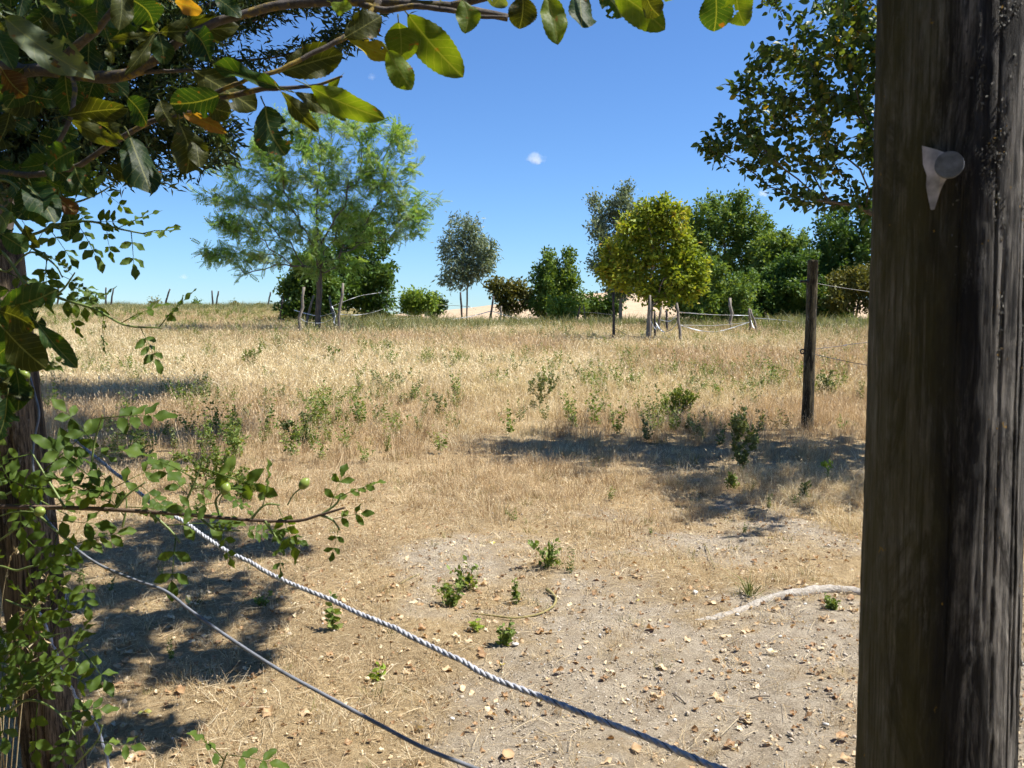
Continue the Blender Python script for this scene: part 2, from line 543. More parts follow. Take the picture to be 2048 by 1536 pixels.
def make_tree(name, label, base, depth, clusters, mat, bark, n_targets=140, n_leaves=6000, leaf=SIMPLE, size=.09, r_base=.07, r_tip=.004,
              trunk_top=None, seed=1, droop=.25, spread=.12, step=.35, thick=.9, cat='tree', stems=1, group=None, world=False, sides=5, leaf_on=12,
              trunk_name='trunk', crown_name='crown', up=.0, keep=None):
    rng = RNG(seed)
    base = np.asarray(base, float)
    cl = []
    for c in clusters:
        if world:
            cc, rr = np.array(c[:3], float), np.array(c[3:6], float)
        else:
            dd = depth + (c[4] if len(c) > 4 else rng.uniform(-.2, .2) * c[2] * depth / F)
            cc = P(c[0], c[1], dd)
            rr = np.array([c[2] * depth / F, thick * .5 * (c[2] + c[3]) * depth / F, c[3] * depth / F])
        cl.append((cc, rr))
    if not world:
        for c, r in list(cl):
            for q in range(3):
                u = unit(rng.normal(size=3)); k = rng.uniform(.22, .42)
                cl.append((c + u * r * rng.uniform(.95, 1.15), r * k))
    vol = np.array([np.prod(r) ** (2 / 3) for _, r in cl]); vol /= vol.sum()
    T = []; tint_c = []
    for (c, r), f in zip(cl, vol):
        k = max(3, int(round(n_targets * f)))
        T.append(sample_cluster(rng, c, r, k))
    T = np.concatenate(T)
    cen = sum(c * f for (c, r), f in zip(cl, vol))
    top = np.array(trunk_top) if trunk_top is not None else base + (cen - base) * np.array([1, 1, 1.1])
    m = 9
    tt = np.linspace(0, 1, m)
    trunk = base + (top - base) * tt[:, None]
    trunk[1:-1, :2] += rng.normal(size=(m - 2, 2)) * .009 * np.linalg.norm(top - base)
    trunk[0, 2] -= .1
    nodes, par = grow(trunk, T, step, rng)
    r, s = radii(par, r_tip, r_base)
    root = thing(name, label, cat, base, group)
    bm = branch_mesh(nodes, par, r, sides)
    obj(trunk_name, bm.mesh(trunk_name, base), bark, root)
    # leaves along the thin shoots
    thin = np.nonzero((s <= leaf_on) & (par >= 0) & (np.arange(len(par)) >= m))[0]
    w = np.linalg.norm(nodes[thin] - nodes[par[thin]], axis=1); w /= w.sum()
    e = rng.choice(thin, n_leaves, p=w)
    t = rng.random((n_leaves, 1))
    pos = nodes[par[e]] * (1 - t) + nodes[e] * t + rng.normal(size=(n_leaves, 3)) * spread
    ed = unit(nodes[e] - nodes[par[e]])
    d = unit(ed * .7 + rng.normal(size=(n_leaves, 3)) * .7 + np.array([0, 0, up - droop]))
    nrm = unit(rng.normal(size=(n_leaves, 3)) * .8 + np.array([0, 0, .8]))
    sz = size * rng.uniform(.65, 1.25, n_leaves)
    clump = vnoise(pos[:, 0] * 2.1, pos[:, 2] * 2.1 + pos[:, 1], seed)
    tint = np.clip(.5 + (clump - .5) * .5 + rng.normal(size=n_leaves) * .17, 0, 1)
    if keep is not None:
        kk = keep(pos); pos, d, nrm, sz, tint = pos[kk], d[kk], nrm[kk], sz[kk], tint[kk]
    V, Fc, ti = scatter_leaves(leaf, pos, d, nrm, sz, tint)
    o = obj(crown_name, np_mesh(crown_name, V - base, Fc, {'tint': ti}), mat, root)
    o['kind'] = 'stuff'
    return root, nodes, par, s

M['leaf_locust'] = foliage_mat('leaf_locust', [(.1, (.12, .24, .04)), (.5, (.20, .34, .075)), (.9, (.37, .46, .23))], .46, .5, spec=.25)
M['leaf_dark'] = foliage_mat('leaf_dark', [(.1, (.040, .088, .018)), (.5, (.075, .145, .032)), (.95, (.145, .215, .05))], .36)
M['leaf_mid'] = foliage_mat('leaf_mid', [(.1, (.068, .125, .025)), (.5, (.125, .205, .045)), (.95, (.215, .285, .065))], .38)
M['leaf_grey'] = foliage_mat('leaf_grey', [(.1, (.11, .15, .085)), (.5, (.19, .235, .14)), (.95, (.31, .35, .23))], .3, .42, (1.15, 1.15, .65), spec=.3)
M['leaf_maple'] = foliage_mat('leaf_maple', [(.1, (.13, .20, .02)), (.5, (.25, .32, .035)), (.8, (.38, .40, .05)), (1.0, (.45, .30, .06))], .42)
M['leaf_bright'] = foliage_mat('leaf_bright', [(.1, (.11, .19, .03)), (.5, (.19, .29, .05)), (.95, (.28, .36, .08))], .38)
M['leaf_olive'] = foliage_mat('leaf_olive', [(.1, (.075, .085, .022)), (.5, (.13, .135, .032)), (.95, (.22, .19, .05))], .3)
M['leaf_fine'] = foliage_mat('leaf_fine', [(.1, (.022, .042, .014)), (.5, (.04, .068, .022)), (.95, (.10, .13, .05))], .25, .5, spec=.25)
M['leaf_orchard'] = foliage_mat('leaf_orchard', [(.08, (.03, .065, .015)), (.5, (.065, .115, .025)), (.88, (.12, .17, .035)), (.97, (.42, .30, .04))], .36, .42, spec=.35)

# locust
locust, *_ = make_tree('locust_tree', 'tall airy light green locust tree with feathery leaves and staked trunk in the field', B(637, 30), 30, [
    (640, 225, 40, 22), (590, 245, 50, 22), (700, 255, 50, 24), (530, 290, 60, 22), (620, 295, 60, 24), (715, 310, 60, 24), (795, 285, 34, 30), (780, 330, 40, 20),
    (470, 330, 42, 18), (560, 345, 60, 22), (660, 355, 60, 24), (760, 365, 60, 24), (830, 400, 34, 30), (450, 390, 42, 18), (530, 400, 60, 22), (620, 410, 55, 24), (710, 415, 60, 26), (795, 430, 55, 22),
    (480, 445, 60, 20), (570, 455, 55, 22), (660, 465, 60, 26), (745, 465, 50, 22), (425, 500, 34, 12), (490, 508, 50, 16), (560, 505, 45, 22), (690, 510, 45, 22), (620, 530, 45, 24), (840, 445, 25, 18), (500, 540, 20, 12)],
    M['leaf_locust'], M['bark'], 520, 7600, PINNATE, .32, .105, .006, trunk_top=P(640, 330, 30), seed=4, droop=.3, spread=.11, step=.5, thick=1.0, leaf_on=8)

TREES = [
 # name, label, px, depth, clusters, mat, n_targets, n_leaves, size, r_base, kwargs
 ('hornbeam_tree', 'dense dark green tree standing right behind the feathery locust', 610, 37, [(600, 575, 40, 45), (630, 520, 40, 40), (590, 605, 34, 36), (650, 590, 38, 45)], 'leaf_dark', 120, 7000, .17, .09, {}),
 ('field_maple_tree', 'dense dark bushy tree with pale edge leaves, just behind the locust on its sunny side', 735, 39, [(715, 470, 55, 65), (700, 560, 50, 60), (750, 575, 42, 55), (765, 545, 35, 40), (740, 610, 45, 35)], 'leaf_dark', 140, 8000, .17, .09, {}),
 ('willow_tree', 'slender grey green tree with narrow leaves and bare straight stem, alone against the sky', 934, 45, [(935, 450, 30, 35), (925, 490, 42, 35), (960, 490, 30, 35), (915, 530, 30, 30), (965, 535, 27, 25), (940, 520, 45, 40), (905, 552, 20, 15), (900, 490, 18, 20), (978, 500, 15, 25)], 'leaf_grey', 150, 2900, .24, .045, dict(leaf=NARROW, trunk_top=P(937, 470, 45), droop=.7, bark='bark_pale')),
 ('sapling_oak', 'small bright lime green bush left of the slender grey tree', 828, 40, [(830, 600, 26, 22), (850, 602, 22, 16), (815, 606, 16, 14)], 'leaf_bright', 50, 1500, .15, .03, {}),
 ('hazel_bush', 'low dark green bush between lime green bush and slender grey tree', 868, 46, [(865, 608, 18, 17), (850, 614, 15, 12), (878, 612, 10, 12)], 'leaf_mid', 40, 1100, .15, .03, {}),
 ('acacia_sapling', 'flat topped yellowish green sapling right of the slender grey tree', 1005, 42, [(1015, 575, 30, 16), (1040, 585, 25, 18), (1000, 590, 20, 10), (1025, 610, 25, 15), (1055, 598, 18, 14), (990, 568, 14, 8)], 'leaf_olive', 60, 1700, .17, .035, dict(droop=.5)),
 ('thorn_tree', 'dark bushy tree with upright shoots, centre of the back row', 1110, 41, [(1110, 600, 42, 35), (1105, 555, 32, 30), (1085, 560, 22, 25), (1135, 560, 24, 26), (1104, 515, 12, 22), (1138, 520, 9, 20), (1150, 605, 28, 25), (1085, 610, 25, 22)], 'leaf_mid', 150, 6500, .15, .07, dict(up=.6)),
 ('privet_bush', 'small bright green bush in front of the dark tree with upright shoots', 1125, 38, [(1120, 615, 22, 20), (1135, 620, 18, 16)], 'leaf_bright', 40, 1200, .13, .03, {}),
 ('blackthorn_bush', 'low dark bush between the upright shoot tree and the yellow green maple', 1195, 44, [(1180, 610, 22, 20), (1205, 612, 25, 22), (1225, 605, 18, 20)], 'leaf_dark', 60, 2600, .15, .04, {}),
 ('poplar_tree', 'tall grey green poplar with sparse pointed top behind the yellow green maple', 1240, 38, [(1250, 410, 22, 45), (1215, 460, 36, 50), (1240, 500, 40, 50), (1205, 520, 28, 35), (1250, 560, 40, 40), (1195, 430, 14, 28), (1280, 440, 30, 45), (1185, 400, 5, 8), (1253, 375, 6, 18), (1225, 575, 25, 22)], 'leaf_grey', 230, 7000, .13, .08, dict(bark='bark_pale', up=.4)),
 ('oak_tree', 'broad rounded mid green tree rising above the hedge behind the maple', 1450, 50, [(1430, 430, 55, 45), (1490, 425, 45, 40), (1460, 480, 90, 60), (1400, 470, 45, 60), (1520, 460, 35, 45), (1440, 550, 80, 55), (1510, 540, 45, 55), (1385, 570, 45, 50), (1475, 405, 30, 22)], 'leaf_mid', 260, 12500, .20, .16, {}),
 ('ash_tree', 'pale grey green tree crown between rounded oak and the fence post', 1565, 47, [(1565, 490, 45, 40), (1600, 510, 45, 50), (1570, 555, 60, 55), (1535, 520, 40, 45), (1640, 540, 35, 45)], 'leaf_mid', 170, 9000, .20, .10, {}),
 ('lime_tree', 'dark green tree behind the grey fence post, beside the thick foreground post', 1700, 44, [(1660, 490, 45, 50), (1680, 470, 50, 45), (1730, 450, 55, 55), (1650, 540, 45, 45), (1760, 520, 60, 60), (1690, 520, 50, 45), (1660, 560, 40, 50), (1820, 480, 60, 60)], 'leaf_dark', 180, 9000, .19, .12, {}),
 ('elder_bush', 'yellowish green bush between the fence post and the thick foreground post', 1705, 40, [(1690, 560, 38, 28), (1725, 575, 35, 35), (1680, 595, 35, 30), (1745, 545, 25, 25), (1770, 580, 35, 35)], 'leaf_olive', 110, 5000, .15, .06, {}),
 ('holly_tree', 'dark green bushy tree low in the belt left of the fence post', 1545, 42, [(1530, 590, 60, 50), (1580, 590, 60, 52), (1600, 560, 45, 45), (1560, 545, 55, 35), (1635, 600, 50, 45), (1485, 600, 40, 45), (1660, 610, 40, 40)], 'leaf_dark', 200, 14000, .17, .09, {}),
 ('yew_bush', 'dark low bush right of the maple trunk among the white tapes', 1400, 36, [(1390, 590, 50, 45), (1420, 615, 50, 35), (1370, 560, 40, 35), (1450, 600, 45, 45), (1405, 545, 45, 40), (1480, 590, 35, 45)], 'leaf_mid', 150, 8000, .14, .07, {}),
 ('maple_tree', 'bright yellow green maple with bare grey trunk inside a ring of stakes', 1296, 25, [(1300, 425, 24, 22), (1335, 420, 26, 16), (1320, 402, 14, 10), (1262, 455, 26, 24), (1300, 475, 30, 24), (1350, 460, 30, 24), (1235, 500, 26, 20), (1280, 515, 32, 26), (1330, 515, 34, 26), (1375, 500, 26, 26), (1395, 545, 22, 22), (1240, 555, 32, 20), (1290, 565, 36, 24), (1345, 560, 36, 28), (1380, 580, 24, 18), (1315, 590, 36, 18), (1215, 530, 14, 12), (1365, 425, 14, 12)], 'leaf_maple', 300, 7600, .13, .085, dict(trunk_top=P(1305, 500, 25), bark='bark_pale', spread=.10)),
]
for k, (nm, lab, px, dep, cl, mt, nt, nl, sz, rb, kw) in enumerate(TREES):
    kw = dict(kw); bk = M[kw.pop('bark', 'bark')]; kw.setdefault('spread', .14)
    make_tree(nm, lab, B(px, dep), dep, cl, M[mt], bk, int(nt * 1.5), int(nl * 1.9), size=sz * 1.1, r_base=rb, r_tip=.006, seed=30 + k, step=.5, **kw)

# low hedge mounds along the far edge, right
for k, (px, py, w, h, dep) in enumerate([(1590, 655, 22, 12, 38), (1625, 656, 25, 13, 37), (1670, 655, 30, 15, 37), (1715, 654, 30, 17, 36), (1755, 655, 28, 18, 36)]):
    make_tree('box_shrub', ['low clipped green shrub at the field edge just left of the fence post', 'low green shrub half hidden by the foot of the fence post', 'low green shrub first to the right of the fence post', 'low wide green shrub second to the right of the fence post', 'low green shrub partly hidden by the thick foreground post'][k],
              B(px, dep), dep, [(px, py, w, h), (px + w * .4, py + 2, w * .6, h * .8)], M['leaf_mid'], M['bark'], 40, 1800, size=.10, r_base=.03, seed=80 + k, cat='shrub', spread=.08, group='low shrubs along the field edge')

# ridge saplings
for k, (px, py, w, h) in enumerate([(185, 598, 10, 12), (310, 605, 12, 8), (395, 609, 12, 6), (470, 609, 10, 6), (148, 592, 12, 12), (520, 613, 9, 5)]):
    make_tree('ridge_bush', ['tiny bush on the ridge against the sky left of the paired posts', 'tiny pale bush on the ridge between posts', 'low rounded bush on the ridge left of the leaning post pair', 'low bush on the ridge right of the leaning post pair', 'thin bare looking bush at the left end of the ridge', 'tiny bush on the ridge nearest the locust tree'][k],
              B(px, 58), 58, [(px, py, w, h)], M['leaf_olive' if k % 2 else 'leaf_mid'], M['bark'], 20, 260, size=.16, r_base=.02, seed=120 + k, cat='bush', spread=.1, group='small bushes on the ridge')

# orchard tree on the right, trunk behind the thick post
BR = B(1905, 8.6)
right_tree, RN, RP, RS = make_tree('pear_tree', 'leafy dark green tree reaching in from behind the thick post, some yellow leaves', BR, 8.6, [
    (1720, 60, 110, 80), (1640, 60, 80, 70), (1560, 90, 45, 50), (1700, 180, 90, 80), (1610, 200, 60, 50), (1520, 215, 40, 35), (1470, 250, 28, 25), (1425, 285, 25, 15), (1480, 290, 40, 22),
    (1560, 300, 60, 35), (1650, 300, 80, 50), (1730, 330, 60, 60), (1600, 365, 45, 25), (1690, 400, 60, 22), (1750, 430, 50, 20), (1850, 200, 120, 150), (1960, 120, 150, 150), (1900, 330, 120, 70),
    (1800, -80, 200, 90), (1640, -60, 110, 60), (2080, 250, 150, 130), (1500, 170, 22, 25), (2150, 90, 190, 150, -1.5), (2010, 40, 150, 120, -.9), (2260, 150, 160, 140, -1.0)],
    M['leaf_orchard'], M['bark'], 820, 22000, OVAL, .082, .075, .0025, trunk_top=P(1770, 130, 8.6), seed=9, droop=.3, spread=.045, step=.22, thick=2.0, leaf_on=8)
# leaves of its outer shoots, one by one
lv, lf, luv = grid_leaf(4, 1, .56, .42, .22, -.16)
LEAF_OR = [np_mesh('leaf', lv, lf, {'tint': np.full(len(lv), t)}) for t in (.15, .35, .55, .75, .9, 1.0)]
rng = RNG(77)
outer = np.nonzero((RS <= 3) & (RP >= 0))[0]
vis = [i for i in outer if 1400 < 1024 + F * RN[i][0] / RN[i][1] < 1755 and RN[i][2] > 1.9]
for q in range(260):
    i = vis[q % len(vis)]
    t = rng.random()
    p = RN[i] * t + RN[RP[i]] * (1 - t)
    d = unit(unit(RN[i] - RN[RP[i]]) * .7 + rng.normal(size=3) * .7 + np.array([0, 0, -.3]))
    m = rot_from(d[None], unit(rng.normal(size=(1, 3)) * .6 + np.array([[0, 0, 1.]])))[0]
    s = .075 * rng.uniform(.75, 1.25)
    o = obj('leaf', LEAF_OR[int(rng.choice(6, p=[.2, .25, .25, .15, .1, .05]))], M['leaf_orchard'], right_tree)
    mw = np.eye(4); mw[:3, :3] = m * s; mw[:3, 3] = p - BR
    o.matrix_local = Matrix(mw.tolist())

# fine leaved tree overhanging from the left
BL = B(-120, 8.5)
make_tree('ash_canopy_tree', 'fine leaved dark tree filling the upper corner behind the plum branch', BL, 7.5, [
    (-4.4, 7.5, 3.3, .9, 1.0, .9), (-3.9, 7.1, 3.6, .8, .7, .6), (-3.3, 7.0, 3.3, .7, .6, .6), (-2.8, 7.2, 3.75, .7, .6, .4), (-4.1, 7.0, 2.7, .6, .6, .5), (-3.6, 7.3, 3.2, .8, .8, .75), (-3.0, 7.2, 3.55, .75, .7, .5), (-2.55, 7.3, 2.95, .5, .5, .32), (-3.4, 7.4, 4.2, 1.0, .9, .6), (-2.4, 7.5, 4.0, .6, .6, .28), (-3.3, 7.2, 2.75, .5, .5, .3),
    (-1.45, 7.6, 3.95, .32, .4, .30), (-1.9, 7.6, 4.3, .6, .6, .3), (-.9, 7.8, 4.5, .8, .6, .3), (-.2, 7.9, 4.62, .5, .4, .2), (-4.8, 8.0, 4.6, 1.2, 1.2, 1.0),
    (-1.1, 12.9, 7.4, 1.2, 1.2, .7), (-2.5, 12.6, 7.2, 1.3, 1.2, .7), (.3, 9.4, 6.3, .9, .7, .6), (-1.9, 12.6, 7.0, 1.5, 1.2, .5), (-.9, 13.2, 7.5, 1.0, .9, .5), (-.3, 9.3, 6.0, 1.2, .8, .5), (-.8, 9.4, 6.3, 1.1, .9, .6), (-2.2, 10.2, 6.4, 1.1, .8, .6), (-3.8, 9.5, 6.2, 1.4, 1.1, .8), (-1.5, 8.2, 5.6, 1.0, .6, .4)],
    M['leaf_fine'], M['bark'], 1400, 175000, NARROW, .085, .11, .003, trunk_top=np.array([-4.2, 8.8, 5.2]), seed=15, droop=.4, spread=.06, step=.3, world=True, leaf_on=14)

# unseen shrubs added behind and beside the viewpoint to keep skylight off near things
for k, (x, y, w, h) in enumerate([(-4.6, -1.6, 1.6, 4.2), (-2.3, -2.2, 1.5, 4.6), (0.0, -2.5, 1.5, 4.4), (2.2, -2.6, 1.5, 4.2), (4.4, -2.4, 1.5, 4.0), (-2.75, .7, .95, 3.4), (-3.5, 2.6, 1.1, 3.4)]):
    cl = [(x, y, h * .25, w, .9, h * .25), (x - w * .4, y, h * .55, w * .8, .8, h * .25), (x + w * .4, y, h * .6, w * .8, .8, h * .25), (x, y, h * .85, w * .7, .7, h * .18)]
    make_tree('added_shade_shrub', ['dense shrub added for shade behind the viewer, far left end', 'tall dense shrub added for shade behind the viewer, second from the left end', 'dense shrub added for shade straight behind the viewer', 'dense shrub added for shade behind the viewer, second from the right end', 'dense shrub added for shade behind the viewer, far right end', 'dense shrub added for shade beside the leaning post, outside the picture', 'dense shrub added for shade left beyond the leaning post, outside the picture'][k],
              np.array([x, y, 0.0]), 1, cl, M['leaf_dark'], M['bark'], 70, 5200, SIMPLE, .17, .05, .006, seed=300 + k, world=True, cat='shrub', spread=.15, step=.5, group='unseen shrubs added for shade around the viewpoint')

# ------------------------------------------------------------------ wooden posts
def wood_mat(name, pale, mid, dark, algae=0.0, lichen=0.0):
    m, N, L, b = new_mat(name)
    tc = node(N, 'ShaderNodeTexCoord'); O = tc.outputs['Object']
    def nz(scale, zs, detail=8, rough=.65, dist=0.0):
        mp = node(N, 'ShaderNodeMapping'); mp.inputs['Scale'].default_value = (scale, scale, scale * zs); L.new(O, mp.inputs[0])
        n = node(N, 'ShaderNodeTexNoise', i_Scale=1.0, i_Detail=detail, i_Roughness=rough, i_Distortion=dist); L.new(mp.outputs[0], n.inputs[0]); return n.outputs[0]
    g = nz(80, .13, 12, .78)
    r = ramp(N, [(.28, dark), (.5, mid), (.72, pale)]); L.new(g, r.inputs[0])
    c = r.outputs[0]
    fg = nz(330, .022, 6, .7)
    fr = ramp(N, [(.38, (.16, .155, .15)), (.50, (1, 1, 1)), (.66, (1.5, 1.47, 1.42))]); L.new(fg, fr.inputs[0])
    c = mixc(N, L, .9, c, fr.outputs[0], 'MULTIPLY')
    blot = ramp(N, [(.45, (.07, .067, .064)), (.55, (1, 1, 1))]); L.new(nz(20, .16, 10, .75, .8), blot.inputs[0])
    c = mixc(N, L, .9, c, blot.outputs[0], 'MULTIPLY')
    pat = ramp(N, [(.57, (0, 0, 0)), (.66, (1, 1, 1))]); L.new(nz(34, .22, 10, .8), pat.inputs[0])
    pm = node(N, 'ShaderNodeMath', operation='MULTIPLY', i_1=.55); L.new(pat.outputs[0], pm.inputs[0])
    c = mixc(N, L, pm.outputs[0], c, (.42, .395, .355))
    if algae:
        sd = node(N, 'ShaderNodeAttribute', attribute_name='side')
        wa = node(N, 'ShaderNodeMath', operation='MULTIPLY_ADD', i_1=1.1, i_2=-.55); L.new(nz(16, .2, 8, .7, .4), wa.inputs[0])
        wob = node(N, 'ShaderNodeMath', operation='ADD'); L.new(sd.outputs['Fac'], wob.inputs[0]); L.new(wa.outputs[0], wob.inputs[1])
        def band(stops, fac):
            rb = ramp(N, [(p_, (v_, v_, v_)) for p_, v_ in stops])
            mr = node(N, 'ShaderNodeMapRange'); mr.inputs[1].default_value = -1; mr.inputs[2].default_value = 1; L.new(wob.outputs[0], mr.inputs[0]); L.new(mr.outputs[0], rb.inputs[0])
            ml = node(N, 'ShaderNodeMath', operation='MULTIPLY'); L.new(rb.outputs[0], ml.inputs[0]); L.new(fac, ml.inputs[1]); return ml.outputs[0]
        # dark run-off stains down the middle of the near face
        st = ramp(N, [(.40, (0, 0, 0)), (.52, (1, 1, 1))]); L.new(nz(26, .10, 9, .72, .5), st.inputs[0])
        c = mixc(N, L, band([(.10, .0), (.28, .85), (.42, .9), (.58, .35), (.8, .1)], st.outputs[0]), c, (.012, .011, .011))
        rr = ramp(N, [(.30, (.35, .35, .35)), (.62, (1, 1, 1))]); L.new(nz(30, .3, 9, .75), rr.inputs[0])
        c = mixc(N, L, band([(.06, algae), (.15, algae), (.34, .0)], rr.outputs[0]), c, (.095, .083, .028))
    if lichen:
        lr = ramp(N, [(.70, (0, 0, 0)), (.735, (1, 1, 1))]); L.new(nz(60, .8, 3), lr.inputs[0])
        lm = node(N, 'ShaderNodeMath', operation='MULTIPLY', i_1=lichen); L.new(lr.outputs[0], lm.inputs[0])
        c = mixc(N, L, lm.outputs[0], c, (.42, .24, .03))
    L.new(c, b.inputs['Base Color'])
    b.inputs['Roughness'].default_value = .85
    b.inputs['Specular IOR Level'].default_value = .25
    bp = node(N, 'ShaderNodeBump', i_Strength=.8, i_Distance=.005); L.new(g, bp.inputs['Height'])
    bp2 = node(N, 'ShaderNodeBump', i_Strength=.7, i_Distance=.003); L.new(fg, bp2.inputs['Height']); L.new(bp.outputs[0], bp2.inputs['Normal'])
    L.new(bp2.outputs[0], b.inputs['Normal'])
    return m

def round_post(foot, head, r0, r1, na, nh, seed, cracks, rough=.0016, flat_top=True):
    """weathered round post: grooved surface, drying cracks given as (angle deg, from, to, depth, half width deg)"""
    rng = RNG(seed)
    foot, head = np.asarray(foot, float), np.asarray(head, float)
    ax = head - foot; Ln = np.linalg.norm(ax); T = ax / Ln
    N1 = unit(np.array([1, 0, 0]) - T * T[0]); N2 = np.cross(T, N1)
    a = np.linspace(0, 2 * np.pi, na, endpoint=False)
    h = np.linspace(0, 1, nh)
    A, Hh = np.meshgrid(a, h)
    rad = r0 + (r1 - r0) * Hh
    deg = np.degrees(A)
    k = A / (2 * np.pi)
    rad = rad + rough * ((vnoise(k * 60, Hh * Ln * 7, seed, 60) - .5) * 1.6 + (vnoise(k * 22, Hh * Ln * 2.2, seed + 3, 22) - .5) * 2.2 + (vnoise(k * 7, Hh * Ln * 3, seed + 5, 7) - .5) * 2.5 + (vnoise(k * 90, Hh * Ln * 60, seed + 9, 90) - .5) * .8)
    for (ca, f0, f1, dp, hw) in cracks:
        wander = np.interp(h, np.linspace(0, 1, 14), rng.normal(size=14) * hw * .9)[:, None]
        dist = np.abs((deg - ca - wander + 180) % 360 - 180)
        env = sstep(f0 - .03, f0 + .03, Hh) * (1 - sstep(f1 - .03, f1 + .03, Hh))
        rad = rad - dp * env * np.clip(1 - dist / hw, 0, 1) ** .6
    V = foot + ax * Hh[..., None] + (np.cos(A)[..., None] * N1 + np.sin(A)[..., None] * N2) * rad[..., None]
    V = V.reshape(-1, 3)
    i = np.arange(nh - 1)[:, None] * na; j = np.arange(na)[None]; kk = (j + 1) % na
    Q = np.stack([i + j, i + kk, i + na + kk, i + na + j], -1).reshape(-1, 4)
    e = len(V); V = np.vstack([V, head + T * .004])
    jj = np.arange(na)
    tri = np.stack([jj + (nh - 1) * na, (jj + 1) % na + (nh - 1) * na, np.full(na, e)], 1)
    round_post.side = np.concatenate([np.cos(A).ravel(), [0]])
    return V, [Q, tri]

# thick foreground post
TH = P(1917, -160, .92); TB = P(1868, 1536, .92)
foot = TB + (TB - TH) * (TB[2] + .05) / (TH[2] - TB[2])
M['wood_big'] = wood_mat('weathered_wood', (.38, .35, .31), (.19, .173, .15), (.05, .045, .04), algae=.8, lichen=.8)
big = thing('wooden_post', 'thick weathered round wooden post close up on the right side', 'post', foot)
V, Fs = round_post(foot, TH, .0835, .0745, 260, 420, 3, [(316, .0, .62, .016, 2.2), (298, .1, .95, .006, .9), (283, .3, .8, .004, .7), (262, .05, .55, .004, .6), (250, .5, .9, .003, .6), (305, .55, 1.0, .010, 1.6), (232, .2, .7, .002, .5), (328, .2, .9, .003, .7), (275, .62, 1.0, .004, .6)], .0013)
obj('shaft', np_mesh('shaft', V - foot, Fs, {'side': round_post.side}), M['wood_big'], big)

def on_post(px, py, proud=.0):
    """point on the near surface of the thick post"""
    d = unit(P(px, py, 1.0) - CAM)
    T = unit(TH - foot)
    w = CAM - foot
    dp, wp = d - T * np.dot(d, T), w - T * np.dot(w, T)
    s = np.dot(w, T) / np.linalg.norm(TH - foot)
    r = .0835 + (.0745 - .0835) * .85 + proud
    a, b_, c = np.dot(dp, dp), 2 * np.dot(dp, wp), np.dot(wp, wp) - r * r
    disc = b_ * b_ - 4 * a * c
    t = (-b_ - math.sqrt(max(disc, 0))) / (2 * a)
    p = CAM + d * t
    n = unit(p - foot - T * np.dot(p - foot, T))
    return p, n, T

# nail with a torn scrap of sheet behind it
p, n, T = on_post(1899, 333, .004)
side = unit(np.cross(T, n))
path = np.array([p - n * .03, p + n * .008, p + n * .0085, p + n * .0125, p + n * .0126])
nv, nf = tube(path, [.003, .003, .0128, .0125, .0118], 28)
M['nail'] = plain_mat('zinc_nail', (.17, .18, .20), .5, .35, 120, .2)
obj('nail', np_mesh('nail', nv - foot, nf, smooth=False), M['nail'], big)
outl = [(1845, 293), (1875, 299), (1906, 312), (1926, 322), (1921, 332), (1902, 345), (1890, 362), (1880, 385), (1869, 420), (1862, 420), (1857, 395), (1852, 372), (1853, 350), (1848, 330)]
rng = RNG(5)
pts = []
for (x, y) in outl:
    q, qn, _ = on_post(x + rng.normal() * 1.2, y + rng.normal() * 1.2, .0055)
    pts.append(q)
pts = np.array(pts); q0, qn, _ = on_post(1885, 340, .0065)
front = np.vstack([pts, q0]); back = front - n * .0012
k = len(pts)
tri = [[i, (i + 1) % k, k] for i in range(k)]
tri += [[(i + 1) % k + k + 1, i + k + 1, 2 * k + 1] for i in range(k)]
quad = [[i + k + 1, (i + 1) % k + k + 1, (i + 1) % k, i] for i in range(k)]
o = obj('sheet_scrap', np_mesh('sheet_scrap', np.vstack([front, back]) - foot, [np.array(tri), np.array(quad)], smooth=False), plain_mat('grey_sheet', (.46, .43, .44), .7, .5, 70), big)
o['label'] = 'torn pale grey triangular scrap pinned under the nail'
# flaky lichen and splinters on the sunny flank
rng = RNG(12)
mb = MB()
for q in range(4200):
    px = rng.uniform(1960, 2060) if rng.random() < .93 else rng.uniform(1850, 1960)
    py = rng.uniform(0, 1536)
    if vnoise(px / 30, py / 60, 4) + .25 * rng.random() < .62: continue
    pp, pn, T = on_post(px, py, -.0012)
    s = rng.uniform(.0006, .0022)
    t1 = unit(T * rng.normal() + np.cross(T, pn) * rng.normal() * .6 + 1e-4); t2 = np.cross(pn, t1)
    lift = pn * s * rng.uniform(.2, .9)
    vv = np.array([pp - t1 * s, pp + t2 * s * .5 + lift * .4, pp + t1 * s * 1.2 + lift, pp - t2 * s * .5 + lift * .3, pp - pn * s * .4])
    mb.add(vv - foot, np.array([[0, 1, 2], [0, 2, 3], [0, 4, 1], [1, 4, 2], [2, 4, 3], [3, 4, 0]]), tint=rng.random())
M['flake'] = foliage_mat('lichen_flake', [(.2, (.04, .036, .03)), (.6, (.10, .095, .08)), (.93, (.17, .165, .14)), (.97, (.33, .19, .03))], .05, .8)
o = obj('lichen', mb.mesh('lichen', smooth=False), M['flake'], big); o['kind'] = 'stuff'

